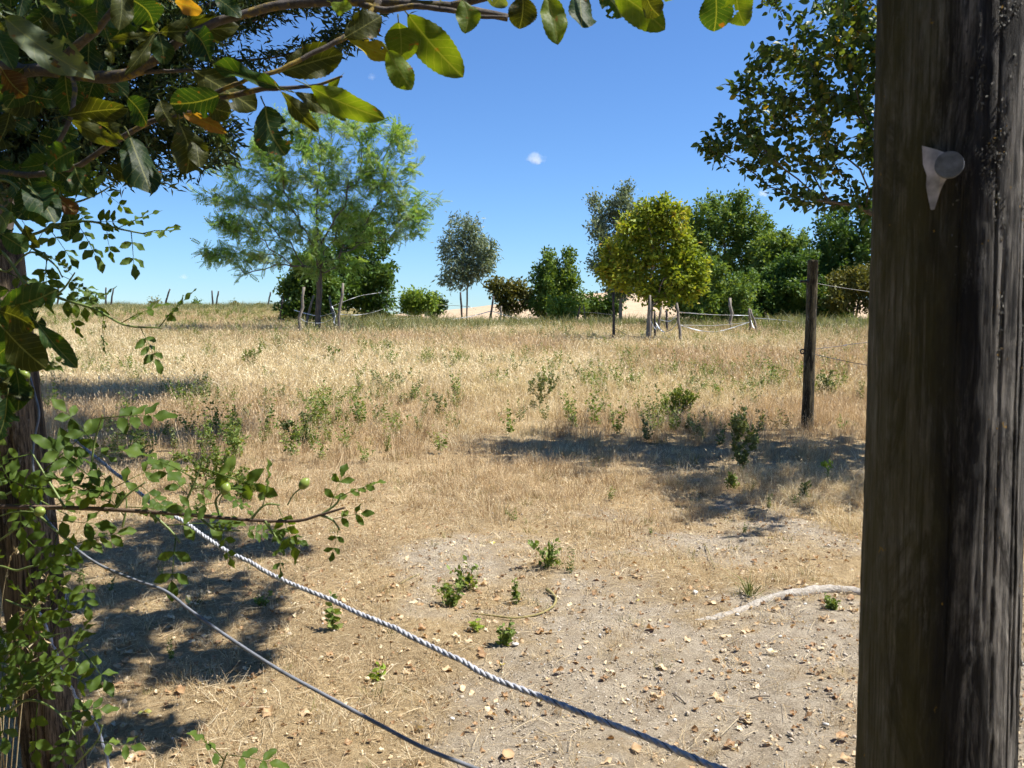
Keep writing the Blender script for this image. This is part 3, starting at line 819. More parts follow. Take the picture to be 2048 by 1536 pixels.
# left post
LH = P(-18, 470, 1.85); LB = P(112, 1536, 1.85)
lfoot = LB + (LB - LH) * (LB[2] + .05) / (LH[2] - LB[2])
M['wood_left'] = wood_mat('brown_wood', (.26, .20, .13), (.16, .12, .08), (.06, .045, .03), lichen=.3)
lpost = thing('leaning_post', 'leaning brown wooden post overgrown by roses at the left edge', 'post', lfoot)
V, Fs = round_post(lfoot, LH, .064, .056, 120, 160, 8, [(288, .0, .75, .010, 2.2), (262, .3, .9, .005, 1.3), (310, .1, .5, .004, 1.0)], .0016)
obj('shaft', np_mesh('shaft', V - lfoot, Fs), M['wood_left'], lpost)

# field post with insulators and wires
fp = G(1614, 858)
DF = fp[1]
ft = P(1626, 520, DF)
fpost = thing('fence_post', 'slim dark wooden fence post with insulators standing in the dry grass', 'post', fp)
V, Fs = round_post(fp - np.array([0, 0, .1]), ft, .068, .058, 40, 60, 4, [(285, .1, .9, .006, 3), (320, .2, .8, .004, 3)], .002)
obj('shaft', np_mesh('shaft', V - fp, Fs), wood_mat('field_post_wood', (.15, .125, .075), (.095, .08, .045), (.035, .03, .02)), fpost)
def insulator(px, py, ringy):
    c = P(px, py, DF - .02)
    e = P(px + 22, py, DF)
    mb = MB()
    v, f = tube([e, c + (e - c) * .45], [.013, .013], 8); mb.add(v, f)
    v, f = tube([c + (e - c) * .75, c + (e - c) * .55, c + (e - c) * .35], [.026, .026, .02], 10); mb.add(v, f)
    if ringy:
        a = np.linspace(0, 2 * np.pi, 17)
        v, f = tube(c + np.stack([np.cos(a) * .022, np.zeros(17), np.sin(a) * .026], 1), .009, 6, False); mb.add(v, f)
    else:
        v, f = tube([c + (e - c) * .4, c - (e - c) * .25], [.012, .016], 8); mb.add(v, f)
    return obj('insulator', mb.mesh('insulator', fp), M['black_plastic'], fpost)
insulator(1606, 563, False); insulator(1605, 703, True)
def wire_thing(name, label, pts, r, mat, cat='wire', n=40, sides=5, group=None):
    pth = smooth_path(pts, n)
    v, f = tube(pth, r, sides)
    o = obj(name, np_mesh(name, v - pth[0], f), mat, None, pth[0])
    return tag(o, label, cat, group)
M['thin_wire'] = plain_mat('galvanised_wire', (.10, .10, .095), .5, .2, 40, .4)
wire_thing('fence_wire', 'topmost thin wire running right from the slim fence post', [P(1604, 562, DF), P(1680, 575, DF + .1), P(1750, 585, DF + .2), P(2150, 640, DF + .9)], .004, M['thin_wire'])
wire_thing('fence_wire', 'thin wire rising right from the slim fence post, above the lowest wire', [P(1628, 698, DF), P(1690, 691, DF + .6), P(1750, 683, DF + 1.2), P(2150, 640, DF + 6)], .004, M['thin_wire'])
wire_thing('fence_wire', 'lowest thin wire sloping down right from the slim fence post', [P(1604, 703, DF - .02), P(1690, 722, DF - .15), P(1750, 733, DF - .3), P(2150, 800, DF - 1.2)], .004, M['thin_wire'])

# ------------------------------------------------------------------ stakes and tapes
def stake(label, top, foot_px, depth, r=.022, mat='stake', tdepth=0.0, cat='stake', name='stake', group=None, h2=None):
    b = B(foot_px, depth)
    t = P(top[0], top[1], depth + tdepth)
    rng = RNG(int(top[0] * 7 + top[1]))
    m = 6
    tt = np.linspace(0, 1, m)[:, None]
    pth = (b - [0, 0, .1]) + (t - b + [0, 0, .1]) * tt
    pth[1:-1] += rng.normal(size=(m - 2, 3)) * r * .35
    v, f = tube(pth, r * (1.15 - .3 * tt[:, 0]) * rng.uniform(.9, 1.1, m), 7)
    o = obj(name, np_mesh(name, v - b, f), M[mat], None, b)
    return tag(o, label, cat, group)
g1 = 'stakes guarding the locust'; g2 = 'stakes guarding the maple'; g3 = 'dark posts along the ridge'; g4 = 'posts of the taped enclosure in the centre'; g5 = 'posts of the taped enclosure on the right'
stake('grey stake left of the locust trunk, nearest and leaning right', (608, 574), 599, 29, .055, group=g1)
stake('grey stake close behind the left stake of the locust, leaning strongly right', (628, 590), 607, 30.5, .045, group=g1)
stake('tall grey stake right of the locust trunk', (686, 566), 675, 29, .05, group=g1)
stake('grey stake leaning left against the tall stake right of the locust', (659, 592), 674, 30, .045, group=g1, tdepth=.6)
stake('dark stake by the dense tree left of the locust', (566, 593), 562, 36, .04, 'dark_post', group=g1)
stake('grey stake leaning right beside the dark stake left of the locust', (579, 590), 565, 36.5, .045, group=g1)
for lab, tp, fx in [('thin dark post at the far left end of the ridge', (118, 573), 120), ('left one of the first close pair of posts on the ridge', (212, 575), 217), ('right one of the first close pair of posts on the ridge', (227, 577), 226),
                    ('single dark post leaning right on the ridge', (340, 578), 333), ('left one of the second close pair of posts on the ridge, leaning left', (424, 581), 430), ('right one of the second close pair of posts on the ridge', (437, 582), 435), ('upright dark post on the ridge nearest the locust', (541, 584), 539)]:
    stake(lab, tp, fx, 57, .055, 'dark_post', cat='post', name='ridge_post', group=g3)
stake('dark thin post just left of the slender grey tree', (921, 584), 926, 43, .05, 'dark_post', group=g4)
stake('dark post leaning right beside the slender grey tree', (987, 592), 979, 39, .05, 'dark_post', group=g4)
stake('short post in front of the yellowish sapling', (1003, 612), 999, 40, .045, 'stake', group=g4)
stake('grey stake at the left end of the centre tape', (776, 572), 768, 39, .04, 'stake', group=g4)
stake('thin stake below the dark tree with upright shoots', (1160, 612), 1150, 37, .04, 'dark_post', group=g4)
stake('thin stake in the grass right of the dark tree with upright shoots', (1167, 610), 1172, 38, .035, 'stake', group=g4)
stake('dark stake standing left of the maple, apart from the trunk', (1227, 585), 1226, 25, .04, 'dark_post', group=g2)
stake('pale stake touching the front of the maple trunk', (1300, 590), 1299, 24.3, .035, 'stake', group=g2)
stake('dark stake just right of the maple trunk', (1309, 622), 1308, 26, .035, 'dark_post', group=g2)
stake('grey stake right of the maple, leaning left', (1353, 606), 1360, 24.5, .045, 'stake', group=g2)
stake('thin stake behind the maple tapes', (1333, 618), 1332, 29, .04, 'dark_post', group=g2)
stake('thin grey stake leaning behind the maple trunk', (1322, 612), 1313, 28, .045, 'stake', group=g2)
stake('upright stake at the corner of the right hand enclosure', (1498, 617), 1499, 29, .045, 'stake', group=g5)
stake('stake leaning left at the corner of the right hand enclosure', (1501, 619), 1518, 28.5, .04, 'stake', group=g5)
stake('pale stake halfway between maple and enclosure corner', (1460, 596), 1462, 31, .06, 'bark_pale', group=g5)
stake('small thin stake left of the slim fence post', (1535, 632), 1537, 32, .03, 'dark_post', group=g5)
stake('thin stake between slim fence post and thick post', (1693, 640), 1693, 33, .03, 'dark_post', group=g5)

def tape(label, pts, w=.02, group='white fence tapes between stakes'):
    w *= .62
    p = smooth_path([P(*q) for q in pts], 30)
    rng = RNG(int(pts[0][0] * 3 + pts[0][1]))
    T, _, _ = frames(p)
    tw = np.cumsum(rng.normal(size=30) * .22) + rng.uniform(0, 1)
    upv = np.array([0, 0, 1.]); s1 = unit(np.cross(T, upv)); s2 = np.cross(s1, T)
    d = s2 * np.cos(tw)[:, None] + s1 * np.sin(tw)[:, None]
    nn = np.cross(T, d)
    V = np.concatenate([p - d * w, p + d * w, p + d * w + nn * .003, p - d * w + nn * .003])
    m = len(p); i = np.arange(m - 1)
    Q = np.concatenate([np.stack([i + a * m, i + a * m + 1, i + b * m + 1, i + b * m], 1) for a, b in ((0, 1), (1, 2), (2, 3), (3, 0))])
    o = obj('fence_tape', np_mesh('fence_tape', V - p[0], Q, smooth=False), M['tape'], None, p[0])
    return tag(o, label, 'tape', group)
tape('white tape sagging across the front of the locust trunk', [(600, 636, 29), (612, 643, 29), (638, 646, 29), (660, 640, 29), (676, 628, 29)], .026)
tape('upper white tape behind the locust trunk', [(588, 620, 30.5), (612, 627, 30.3), (640, 632, 30), (668, 625, 30)], .02)
tape('knotted white tape hanging on the right locust stakes', [(664, 612, 29.5), (671, 630, 29.3), (668, 645, 29.3), (676, 652, 29)], .028)
tape('long white tape rising right from the locust stakes', [(676, 628, 29), (710, 630, 31), (740, 626, 35), (770, 617, 39)], .018)
tape('upper tape crossing in front of the dark bushy tree', [(660, 614, 30), (720, 592, 36), (776, 583, 39)], .018)
tape('bright white tape falling right from the left end stake', [(770, 617, 39), (795, 624, 39), (828, 633, 39)], .035)
tape('low white tape from the locust to the lime green bush', [(740, 642, 36), (790, 637, 37), (830, 637, 38)], .018)
tape('upper thin tape through the lime green bush', [(776, 590, 39), (820, 601, 41), (865, 609, 43), (925, 612, 43)], .018)
tape('white tape sagging below the slender grey tree', [(850, 637, 40), (890, 639, 40), (935, 634, 40), (983, 622, 39)], .032)
tape('short bright tape right of the slender grey stem', [(925, 612, 43), (940, 614, 43), (952, 619, 43)], .03)
tape('white tape falling right from the post beside the sapling', [(983, 622, 39), (1020, 633, 38), (1060, 642, 37.5), (1150, 645, 37)], .028)
tape('thin slack tape low in front of the bright green bush', [(1050, 640, 38), (1062, 633, 40), (1070, 626, 41)], .02)
tape('white tape looping low beside the maple trunk', [(1300, 640, 24.5), (1311, 658, 24.6), (1313, 652, 25.5)], .018)
tape('bright white tape loop right of the maple trunk', [(1312, 645, 26), (1320, 658, 25.5), (1330, 664, 25.2), (1344, 658, 24.8), (1356, 642, 24.5)], .026)
tape('white tape from the loop up to the leaning maple stake', [(1322, 640, 27), (1340, 642, 26), (1356, 628, 24.5)], .022)
tape('uppermost tape at the leaning maple stake', [(1333, 619, 29), (1345, 616, 27), (1354, 607, 24.5)], .018)
tape('long upper tape from the maple to the enclosure corner', [(1356, 624, 24.5), (1420, 629, 27), (1499, 631, 29)], .02)
tape('middle white tape running to the enclosure corner', [(1356, 650, 24.5), (1425, 651, 28), (1465, 648, 30), (1500, 644, 29)], .02)
tape('lowest white tape sagging toward the enclosure corner', [(1360, 650, 24.5), (1400, 661, 26), (1440, 662, 28), (1500, 644, 29)], .022)
tape('short tape dangling at the enclosure corner stakes', [(1502, 640, 29), (1506, 652, 28.8), (1509, 657, 28.6)], .03)
wire_thing('fence_wire', 'thin far wire between enclosure corner and slim fence post', [P(1505, 636, 29), P(1560, 640, 31), P(1620, 647, 33), P(1760, 650, 35)], .010, M['wire'])
wire_thing('fence_wire', 'dark slack wire low between the maple trunk and its left stake', [P(1228, 655, 25), P(1260, 672, 25), P(1300, 674, 24.6)], .008, M['thin_wire'])
wire_thing('fence_wire', 'thin straight wire from maple stake to the centre bushes', [P(1228, 630, 25), P(1180, 625, 32), P(1140, 624, 38)], .007, M['thin_wire'])

# ------------------------------------------------------------------ grass (nobody could count it)
def instancer(name, label, pts, rot, scl, idx, sources):
    c = bpy.data.collections.new(name + '_kinds')
    for i, (me, mat) in enumerate(sources):
        if not me.materials: me.materials.append(mat)
        so = bpy.data.objects.new('%s_kind_%02d' % (name, i), me)
        c.objects.link(so)
    me = bpy.data.meshes.new(name)
    me.vertices.add(len(pts)); me.vertices.foreach_set('co', np.asarray(pts, np.float32).ravel())
    me.attributes.new('rot', 'FLOAT_VECTOR', 'POINT').data.foreach_set('vector', np.asarray(rot, np.float32).ravel())
    me.attributes.new('scl', 'FLOAT_VECTOR', 'POINT').data.foreach_set('vector', np.asarray(scl, np.float32).ravel())
    me.attributes.new('idx', 'INT', 'POINT').data.foreach_set('value', np.asarray(idx, np.int32))
    o = bpy.data.objects.new(name, me); COL.objects.link(o)
    ng = bpy.data.node_groups.new(name + '_scatter', 'GeometryNodeTree')
    ng.interface.new_socket('Geometry', in_out='INPUT', socket_type='NodeSocketGeometry')
    ng.interface.new_socket('Geometry', in_out='OUTPUT', socket_type='NodeSocketGeometry')
    N, L = ng.nodes, ng.links
    gi, go = N.new('NodeGroupInput'), N.new('NodeGroupOutput')
    mp = N.new('GeometryNodeMeshToPoints'); L.new(gi.outputs[0], mp.inputs[0])
    ci = N.new('GeometryNodeCollectionInfo'); ci.inputs[0].default_value = c; ci.inputs[1].default_value = True; ci.inputs[2].default_value = True
    ip = N.new('GeometryNodeInstanceOnPoints'); ip.inputs['Pick Instance'].default_value = True
    L.new(mp.outputs[0], ip.inputs['Points']); L.new(ci.outputs[0], ip.inputs['Instance'])
    def na(nm, ty, sock):
        a = N.new('GeometryNodeInputNamedAttribute'); a.data_type = ty; a.inputs[0].default_value = nm; L.new(a.outputs[0], ip.inputs[sock])
    na('idx', 'INT', 'Instance Index'); na('rot', 'FLOAT_VECTOR', 'Rotation'); na('scl', 'FLOAT_VECTOR', 'Scale')
    L.new(ip.outputs[0], go.inputs[0])
    md = o.modifiers.new('scatter', 'NODES'); md.node_group = ng
    return tag(o, label, kind='stuff')

def tuft(rng, n, h, rad, lean, w, heads=0.0, bend=.5):
    """clump of blades rooted at the origin"""
    mb = MB()
    for i in range(n):
        a = rng.uniform(0, 2 * np.pi); r = rad * math.sqrt(rng.random())
        b0 = np.array([math.cos(a) * r, math.sin(a) * r, -.01])
        az = a + rng.normal() * .9
        l = abs(rng.normal()) * lean + .05
        hh = h * rng.uniform(.45, 1.1)
        dr = np.array([math.cos(az), math.sin(az), 0])
        sd = np.array([-math.sin(az), math.cos(az), 0]); fa = rng.uniform(0, np.pi)
        sd = sd * math.cos(fa) + dr * math.sin(fa)
        ww = w * rng.uniform(.6, 1.3)
        p1 = b0 + dr * l * hh * .35 + np.array([0, 0, hh * .55]); p2 = b0 + dr * l * hh * (.8 + bend) + np.array([0, 0, hh * (1 - .25 * l * bend)])
        mb.add(np.array([b0 - sd * ww, b0 + sd * ww, p1 + sd * ww * .7, p1 - sd * ww * .7, p2]), [np.array([[0, 1, 2, 3]]), np.array([[3, 2, 4]])], tint=rng.random())
        if rng.random() < heads:
            dd = unit(p2 - p1); hs = hh * .16
            mb.add(np.array([p2 - dd * hs * .2, p2 + sd * ww * 1.6 + dd * hs * .3, p2 + dd * hs, p2 - sd * ww * 1.6 + dd * hs * .3]), np.array([[0, 1, 2], [0, 2, 3]]), tint=rng.uniform(.5, 1))
    return mb.mesh('tuft', smooth=False)

STRAW = [(.02, (.14, .09, .048)), (.2, (.33, .23, .125)), (.45, (.535, .41, .24)), (.72, (.69, .575, .37)), (1.0, (.81, .72, .52))]
M['straw'] = foliage_mat('straw', STRAW, .3, .6, (1.0, .85, .6), .2, True)
M['straw_red'] = foliage_mat('straw_red', [(.02, (.19, .125, .065)), (.3, (.40, .29, .165)), (.6, (.56, .43, .26)), (1.0, (.71, .59, .40))], .3, .6, (1.0, .85, .6), .2, True)
M['straw_pale'] = foliage_mat('straw_pale', [(.02, (.30, .22, .11)), (.3, (.52, .42, .24)), (.65, (.70, .59, .37)), (1.0, (.84, .76, .54))], .3, .6, (1.0, .9, .65), .2, True)
M['straw_far'] = foliage_mat('straw_far', [(.05, (.29, .21, .105)), (.4, (.50, .395, .22)), (.75, (.64, .535, .325)), (1, (.76, .67, .44))], .3, .6, (1.0, .85, .6), .2, True)
M['grass_green'] = foliage_mat('grass_green', [(.05, (.07, .09, .022)), (.5, (.15, .17, .05)), (.95, (.30, .27, .10))], .3, .5, use_obj_random=True)
M['grass_sage'] = foliage_mat('grass_sage', [(.05, (.10, .12, .055)), (.5, (.19, .21, .10)), (.95, (.33, .31, .17))], .3, .5, use_obj_random=True)

def zone(rng, y0, y1, dens, tmax=.72):
    n = int(dens * tmax * (y1 ** 2 - y0 ** 2))
    y = np.sqrt(rng.uniform(y0 ** 2, y1 ** 2, n)); x = rng.uniform(-tmax, tmax, n) * y
    return x, y
def place(rng, x, y, s, tilt=.12):
    n = len(x)
    pts = np.stack([x, y, gz(x, y)], 1)
    rot = np.stack([rng.normal(size=n) * tilt, rng.normal(size=n) * tilt, rng.uniform(0, 6.283, n)], 1)
    scl = s[:, None] * np.stack([np.ones(n), np.ones(n), rng.uniform(.75, 1.3, n)], 1)
    return pts, rot, scl

rng = RNG(100)
near_src = [(tuft(rng, 26, .055, .06, 1.5, .0013, .1, .7), M['straw']) for _ in range(4)] + [(tuft(rng, 22, .085, .05, .8, .0013, .25), M['straw']) for _ in range(4)] + [(tuft(rng, 30, .03, .08, 3.0, .0014, 0, 1.0), M['straw']) for _ in range(3)] + [(tuft(rng, 16, .06, .04, .8, .0016), M['grass_green']) for _ in range(2)]
x, y = zone(rng, 1.9, 7.5, 270)
d = 1 - bare_mask(x, y)
patch = fbm(x * 1.6, y * 1.6, 40)
keep = rng.random(len(x)) < np.clip(d ** 1.6 * (.3 + 1.6 * (patch - .2)) + .14, 0, 1)
x, y = x[keep], y[keep]
pts, rot, scl = place(rng, x, y, rng.uniform(.6, 1.35, len(x)) * (.75 + .5 * sstep(4.5, 7.5, y)), .2)
u = rng.random(len(x))
idx = np.where(u < .33, rng.integers(0, 4, len(x)), np.where(u < .56, rng.integers(4, 8, len(x)), np.where(u < .96, rng.integers(8, 11, len(x)), rng.integers(11, 13, len(x)))))
instancer('short_dry_grass', 'short trodden dry grass covering the near ground', pts, rot, scl, idx, near_src)

mid_src = [(tuft(rng, 30, .20, .11, .55, .0026, .35), M['straw']) for _ in range(5)] + [(tuft(rng, 30, .11, .13, 1.2, .0028, .1), M['straw']) for _ in range(3)] + [(tuft(rng, 20, .16, .07, .6, .0024), M['grass_green']) for _ in range(2)] + [(tuft(rng, 30, .22, .11, .5, .0026, .5), M['straw_red']) for _ in range(3)] + [(tuft(rng, 30, .17, .13, 1.3, .0028, .2), M['straw_pale']) for _ in range(3)]
x, y = zone(rng, 5.2, 15, 95)
patch = fbm(x * .9 + 7, y * .9, 44)
keep = (rng.random(len(x)) < sstep(5.2, 8.0, y + (patch - .5) * 4) * (.55 + .9 * (patch - .3))) & (rng.random(len(x)) > bare_mask(x, y))
x, y = x[keep], y[keep]
pts, rot, scl = place(rng, x, y, rng.uniform(.6, 1.3, len(x)) * (.52 + .38 * sstep(7, 13, y)))
u = rng.random(len(x)); g = fbm(x * .7, y * .7, 47)
idx = np.where(u < .60, rng.integers(0, 5, len(x)), rng.integers(5, 8, len(x)))
idx = np.where((rng.random(len(x)) < .10 * sstep(.45, .6, g)), rng.integers(8, 10, len(x)), idx)
pz = fbm(x * .42 + 3, y * .30 + 8, 91) + rng.normal(size=len(x)) * .06
idx = np.where((pz > .53) & (idx < 8), rng.integers(10, 13, len(x)), np.where((pz < .43) & (idx < 8), rng.integers(13, 16, len(x)), idx))
scl = scl * (.72 + .9 * fbm(x * .8, y * .6, 93))[:, None]
instancer('tall_dry_grass', 'tall straw coloured dry grass covering the middle of the field', pts, rot, scl, idx, mid_src)

far_src = [(tuft(rng, 30, .30, 0.24, .5, 0.00674, .3), M['straw_far']) for _ in range(5)] + [(tuft(rng, 22, .30, 0.24, .55, 0.0075), M['grass_green']) for _ in range(2)] + [(tuft(rng, 25, .42, 0.264, .5, 0.00900), M['grass_sage']) for _ in range(2)] + [(tuft(rng, 30, .32, 0.24, .5, 0.00674, .3), M['straw_red']) for _ in range(2)] + [(tuft(rng, 30, .27, 0.24, .7, 0.00674, .3), M['straw_pale']) for _ in range(2)]
x1, y1 = zone(rng, 13, 32, 25); x2, y2 = zone(rng, 32, 63, 9, .68)
x, y = np.concatenate([x1, x2]), np.concatenate([y1, y2])
gm_ = green_mask(x, y)
pts, rot, scl = place(rng, x, y, rng.uniform(.6, 1.25, len(x)) * (.85 - .35 * sstep(33, 46, y)))
pz = fbm(x * .22 + 3, y * .12 + 8, 96) + rng.normal(size=len(x)) * .07
idx = np.where(pz > .54, rng.integers(9, 11, len(x)), np.where(pz < .42, rng.integers(11, 13, len(x)), rng.integers(0, 5, len(x))))
gg = rng.random(len(x))
idx = np.where(gg < gm_ * .70, rng.integers(5, 7, len(x)), idx)
sage = np.exp(-((y - 38 - 2 * np.sin(x * .4)) / 4.5) ** 2) * sstep(-10, -5, x) + .6 * np.exp(-((y - 56) / 6) ** 2) * sstep(-10, -16, x)
sg = rng.random(len(x)) < sage * .85
idx = np.where(sg, rng.integers(7, 9, len(x)), idx)
scl = scl * np.where(sg, 1.55, 1.0)[:, None]
instancer('far_field_grass', 'dry and greenish tall grass of the far field', pts, rot, scl, idx, far_src)

# ------------------------------------------------------------------ weeds
def weed_meshes(rng, h, spread, n, leaf_l, leaf=OVAL, dens=60, lean=.35, flowers=0):
    st = MB(); P0 = []; D = []; S = []
    for i in range(n):
        a = rng.uniform(0, 6.283); r = spread * .25 * rng.random()
        b0 = np.array([math.cos(a) * r, math.sin(a) * r, -.02])
        hh = h * rng.uniform(.5, 1.05)
        ln = spread * rng.uniform(.2, 1.0)
        dr = np.array([math.cos(a), math.sin(a), 0])
        t = np.linspace(0, 1, 6)[:, None]
        pth = b0 + dr * ln * t ** 1.4 + np.array([0, 0, 1]) * hh * t + rng.normal(size=(6, 3)) * .02 * hh * t
        rr = np.linspace(1, .35, 6) * (.0025 + .004 * h)
        v, f = tube(pth, rr, 4, False); st.add(v, f, tint=.5)
        m = max(4, int(dens / n))
        tt = rng.uniform(.12, 1, m) ** .8
        k = np.minimum((tt * 5).astype(int), 4); fr = (tt * 5 - k)[:, None]
        P0.append(pth[k] * (1 - fr) + pth[k + 1] * fr)
        ang = rng.uniform(0, 6.283, m)
        D.append(np.stack([np.cos(ang), np.sin(ang), rng.normal(size=m) * .35 + .35], 1))
        S.append(leaf_l * rng.uniform(.6, 1.2, m) * (1.1 - .5 * tt))
    P0, D, S = np.concatenate(P0), unit(np.concatenate(D)), np.concatenate(S)
    nn = unit(rng.normal(size=(len(P0), 3)) * .9 + np.array([0, -.3, .6]))
    V, Fc, ti = scatter_leaves(leaf, P0, D, nn, S, np.clip(rng.normal(.5, .22, len(P0)), 0, 1))
    return st.mesh('stem'), np_mesh('foliage', V, Fc, {'tint': ti})

M['weed_dark'] = foliage_mat('weed_dark', [(.05, (.05, .075, .022)), (.5, (.095, .13, .04)), (.95, (.17, .20, .07))], .32)
M['weed_green'] = foliage_mat('weed_green', [(.05, (.09, .14, .03)), (.5, (.165, .235, .055)), (.95, (.28, .33, .10))], .4)
M['weed_pale'] = foliage_mat('weed_pale', [(.05, (.10, .13, .05)), (.5, (.18, .22, .085)), (.95, (.32, .34, .15))], .3)
M['weed_lime'] = foliage_mat('weed_lime', [(.05, (.16, .24, .03)), (.5, (.26, .36, .05)), (.95, (.40, .46, .10))], .4)
WEEDS = [
 # label, px, py(base), height px, width px, mat, stems, leaf m, n leaves
 ('leafy green weed clump at the shadow edge left of the fence post', 1350, 845, 84, 66, 'weed_green', 46, .024, 1300),
 ('tall blue green weed in the shade in front of the fence post', 1480, 950, 110, 35, 'weed_pale', 9, .030, 420),
 ('low bright green weed at the foot of the tall blue green weed', 1468, 982, 35, 16, 'weed_green', 6, .024, 120),
 ('grey green weed clump in the field left of centre', 600, 898, 62, 42, 'weed_dark', 16, .022, 420),
 ('wispy yellowish green weed clump in the middle of the dry field', 1080, 825, 95, 35, 'weed_pale', 26, .022, 600),
 ('green weed clump behind the rose branch, largest in the near shade', 420, 985, 85, 90, 'weed_green', 26, .022, 900),
 ('second green weed clump just right of the largest one behind the rose', 500, 1005, 60, 50, 'weed_green', 16, .020, 420),
 ('bushy green weed with heart shaped leaves by the curved twig', 900, 1212, 52, 32, 'weed_green', 10, .030, 110),
 ('upright weed with small leaves behind the bushy weed by the twig', 935, 1180, 48, 30, 'weed_green', 9, .024, 90),
 ('low bushy weed on bare soil, second row, dense small leaves', 1090, 1138, 58, 34, 'weed_green', 14, .022, 170),
 ('upright small weed right beside the end of the curved twig', 1035, 1205, 50, 15, 'weed_green', 5, .030, 40),
 ('small dark weed crossing the curved twig', 1010, 1290, 62, 17, 'weed_green', 5, .032, 42),
 ('single leaved seedling at the left end of the curved twig', 955, 1262, 40, 12, 'weed_lime', 3, .034, 12),
 ('seedling with paired leaves standing behind the braided rope', 668, 1262, 95, 14, 'weed_green', 2, .040, 26),
 ('lime green seedling between rope and smooth wire', 758, 1355, 32, 18, 'weed_lime', 4, .032, 18),
 ('green ferny weed beside the exposed root', 1662, 1215, 34, 24, 'weed_green', 9, .024, 80),
 ('small yellow green weed in the shade near the thick post', 1655, 960, 38, 10, 'weed_lime', 3, .022, 40),
 ('leafy green weed left in the open field before the locust', 510, 740, 45, 30, 'weed_green', 14, .03, 260),
 ('small green weed in the field below the locust stakes', 660, 732, 38, 24, 'weed_green', 11, .03, 180),
 ('loose green weed in the field, centre left', 780, 785, 60, 45, 'weed_pale', 16, .03, 300),
 ('small green weed left of the wispy centre clump', 880, 840, 60, 22, 'weed_pale', 8, .024, 140),
 ('pale green weed right of the fence post among dry grass', 1655, 800, 60, 36, 'weed_pale', 14, .03, 260),
 ('small green weed right of the wispy centre clump', 1140, 770, 45, 30, 'weed_pale', 10, .028, 160),
 ('dry grass like green tuft on bare soil before the root', 1500, 1192, 42, 40, 'weed_pale', 14, .0, 0),
 ('yellowish weed tuft on the litter, centre right', 1610, 1000, 34, 22, 'weed_pale', 8, .022, 80),
 ('tiny weed in the dry grass in front of the smooth wire, left', 520, 1210, 30, 30, 'weed_green', 7, .022, 60),
]
for k, (lab, px, py, hp, wp, mt, ns, ll, nl) in enumerate(WEEDS):
    g = G(px, py); rng = RNG(500 + k)
    m = g[1] / F
    root = thing('weed', lab, 'weed', g)
    if nl == 0:
        obj('blades', tuft(rng, 34, hp * m * 1.3, .012, 1.1, .0035, 0, .6), M['grass_green'], root)
        continue
    if g[1] > 4.2:
        cl = []
        nc = 5 + int(wp / 12)
        for q in range(nc):
            t = rng.uniform(.15, 1.0); side = rng.uniform(-1, 1)
            cl.append((px + side * wp * (.25 + .65 * t), py - hp * t * (1.1 - .35 * abs(side)), wp * rng.uniform(.14, .30), hp * rng.uniform(.12, .22)))
        COL.objects.unlink(root); bpy.data.objects.remove(root)
        make_tree('weed', lab, g, g[1], cl, M[mt], M[mt], 30 + 3 * ns, int(nl * (2.0 if g[1] > 6 else .9)), OVAL, ll * (1.15 if g[1] > 6 else 1.35), .004, .0011, trunk_top=g + np.array([0, 0, hp * m * .25]), seed=600 + k, droop=0, spread=.010 if g[1] > 6 else .018, step=.05, cat='weed', trunk_name='stem', crown_name='foliage', up=.5, leaf_on=30, sides=4)
        continue
    a, b = weed_meshes(rng, hp * m * 1.15, wp * m * .9, ns, ll * 1.25, OVAL, int(nl * 1.5))
    obj('stem', a, M[mt], root); o = obj('foliage', b, M[mt], root); o['kind'] = 'stuff'

# thin scatter of small weeds over the field
wsrc = []
rng = RNG(900)
for q in range(6):
    a, b = weed_meshes(rng, rng.uniform(.28, .46), rng.uniform(.06, .16), 7, .05, SIMPLE, 150)
    wsrc.append((b, M[['weed_green', 'weed_pale', 'weed_green'][q % 3]]))
x1, y1 = zone(rng, 8, 20, 9.0); x2, y2 = zone(rng, 20, 46, 5.0); x3, y3 = zone(rng, 3.4, 7, 3.2)
x, y = np.concatenate([x1, x2, x3]), np.concatenate([y1, y2, y3])
keep = rng.random(len(x)) < np.clip((fbm(x * .5, y * .5, 60) - .42) * 4, 0.06, 1)
x, y = x[keep], y[keep]
pts, rot, scl = place(rng, x, y, rng.uniform(.5, 1.15, len(x)) * np.where(y < 7, .38, 1.0))
instancer('field_weeds', 'sparse small green weeds scattered through the dry grass', pts, rot, scl, rng.integers(0, 6, len(x)), wsrc)

# ------------------------------------------------------------------ fallen leaves, stones, twigs, root
M['dead_leaf'] = foliage_mat('dead_leaf', [(.0, (.17, .10, .05)), (.25, (.36, .22, .11)), (.5, (.50, .35, .19)), (.75, (.60, .48, .31)), (.86, (.66, .58, .44)), (.95, (.55, .45, .06)), (1.0, (.42, .47, .16))], .22, .6, (1.2, .9, .5), .3)
def dead_leaf(seed, tint):
    v, f, luv = grid_leaf(7, 2, RNG(seed).uniform(.55, .8), .48, RNG(seed).uniform(-.3, .4), RNG(seed + 1).uniform(-.3, .3), 0.05, .14, seed=seed)
    v = v - np.array([.5, 0, 0])
    v[:, 2] += .9 * v[:, 1] ** 2 * RNG(seed + 2).uniform(-1, 1.4) + .10 * np.sin(v[:, 0] * 8 + seed) * v[:, 1]
    tn = np.clip(tint + .06 * np.sin(luv[:, 0] * 7 + seed) - .10 * (np.abs(luv[:, 1]) > .8), 0, 1)
    return np_mesh('fallen_leaf', v, f, {'tint': tn})
classes = [('curled dark brown dry leaf lying on the near ground', [.06, .18]), ('curled orange brown dry leaf lying on the near ground', [.3, .42]), ('curled pale tan dry leaf lying on the near ground', [.62, .74]), ('bleached cream coloured dry leaf lying on the near ground', [.85])]
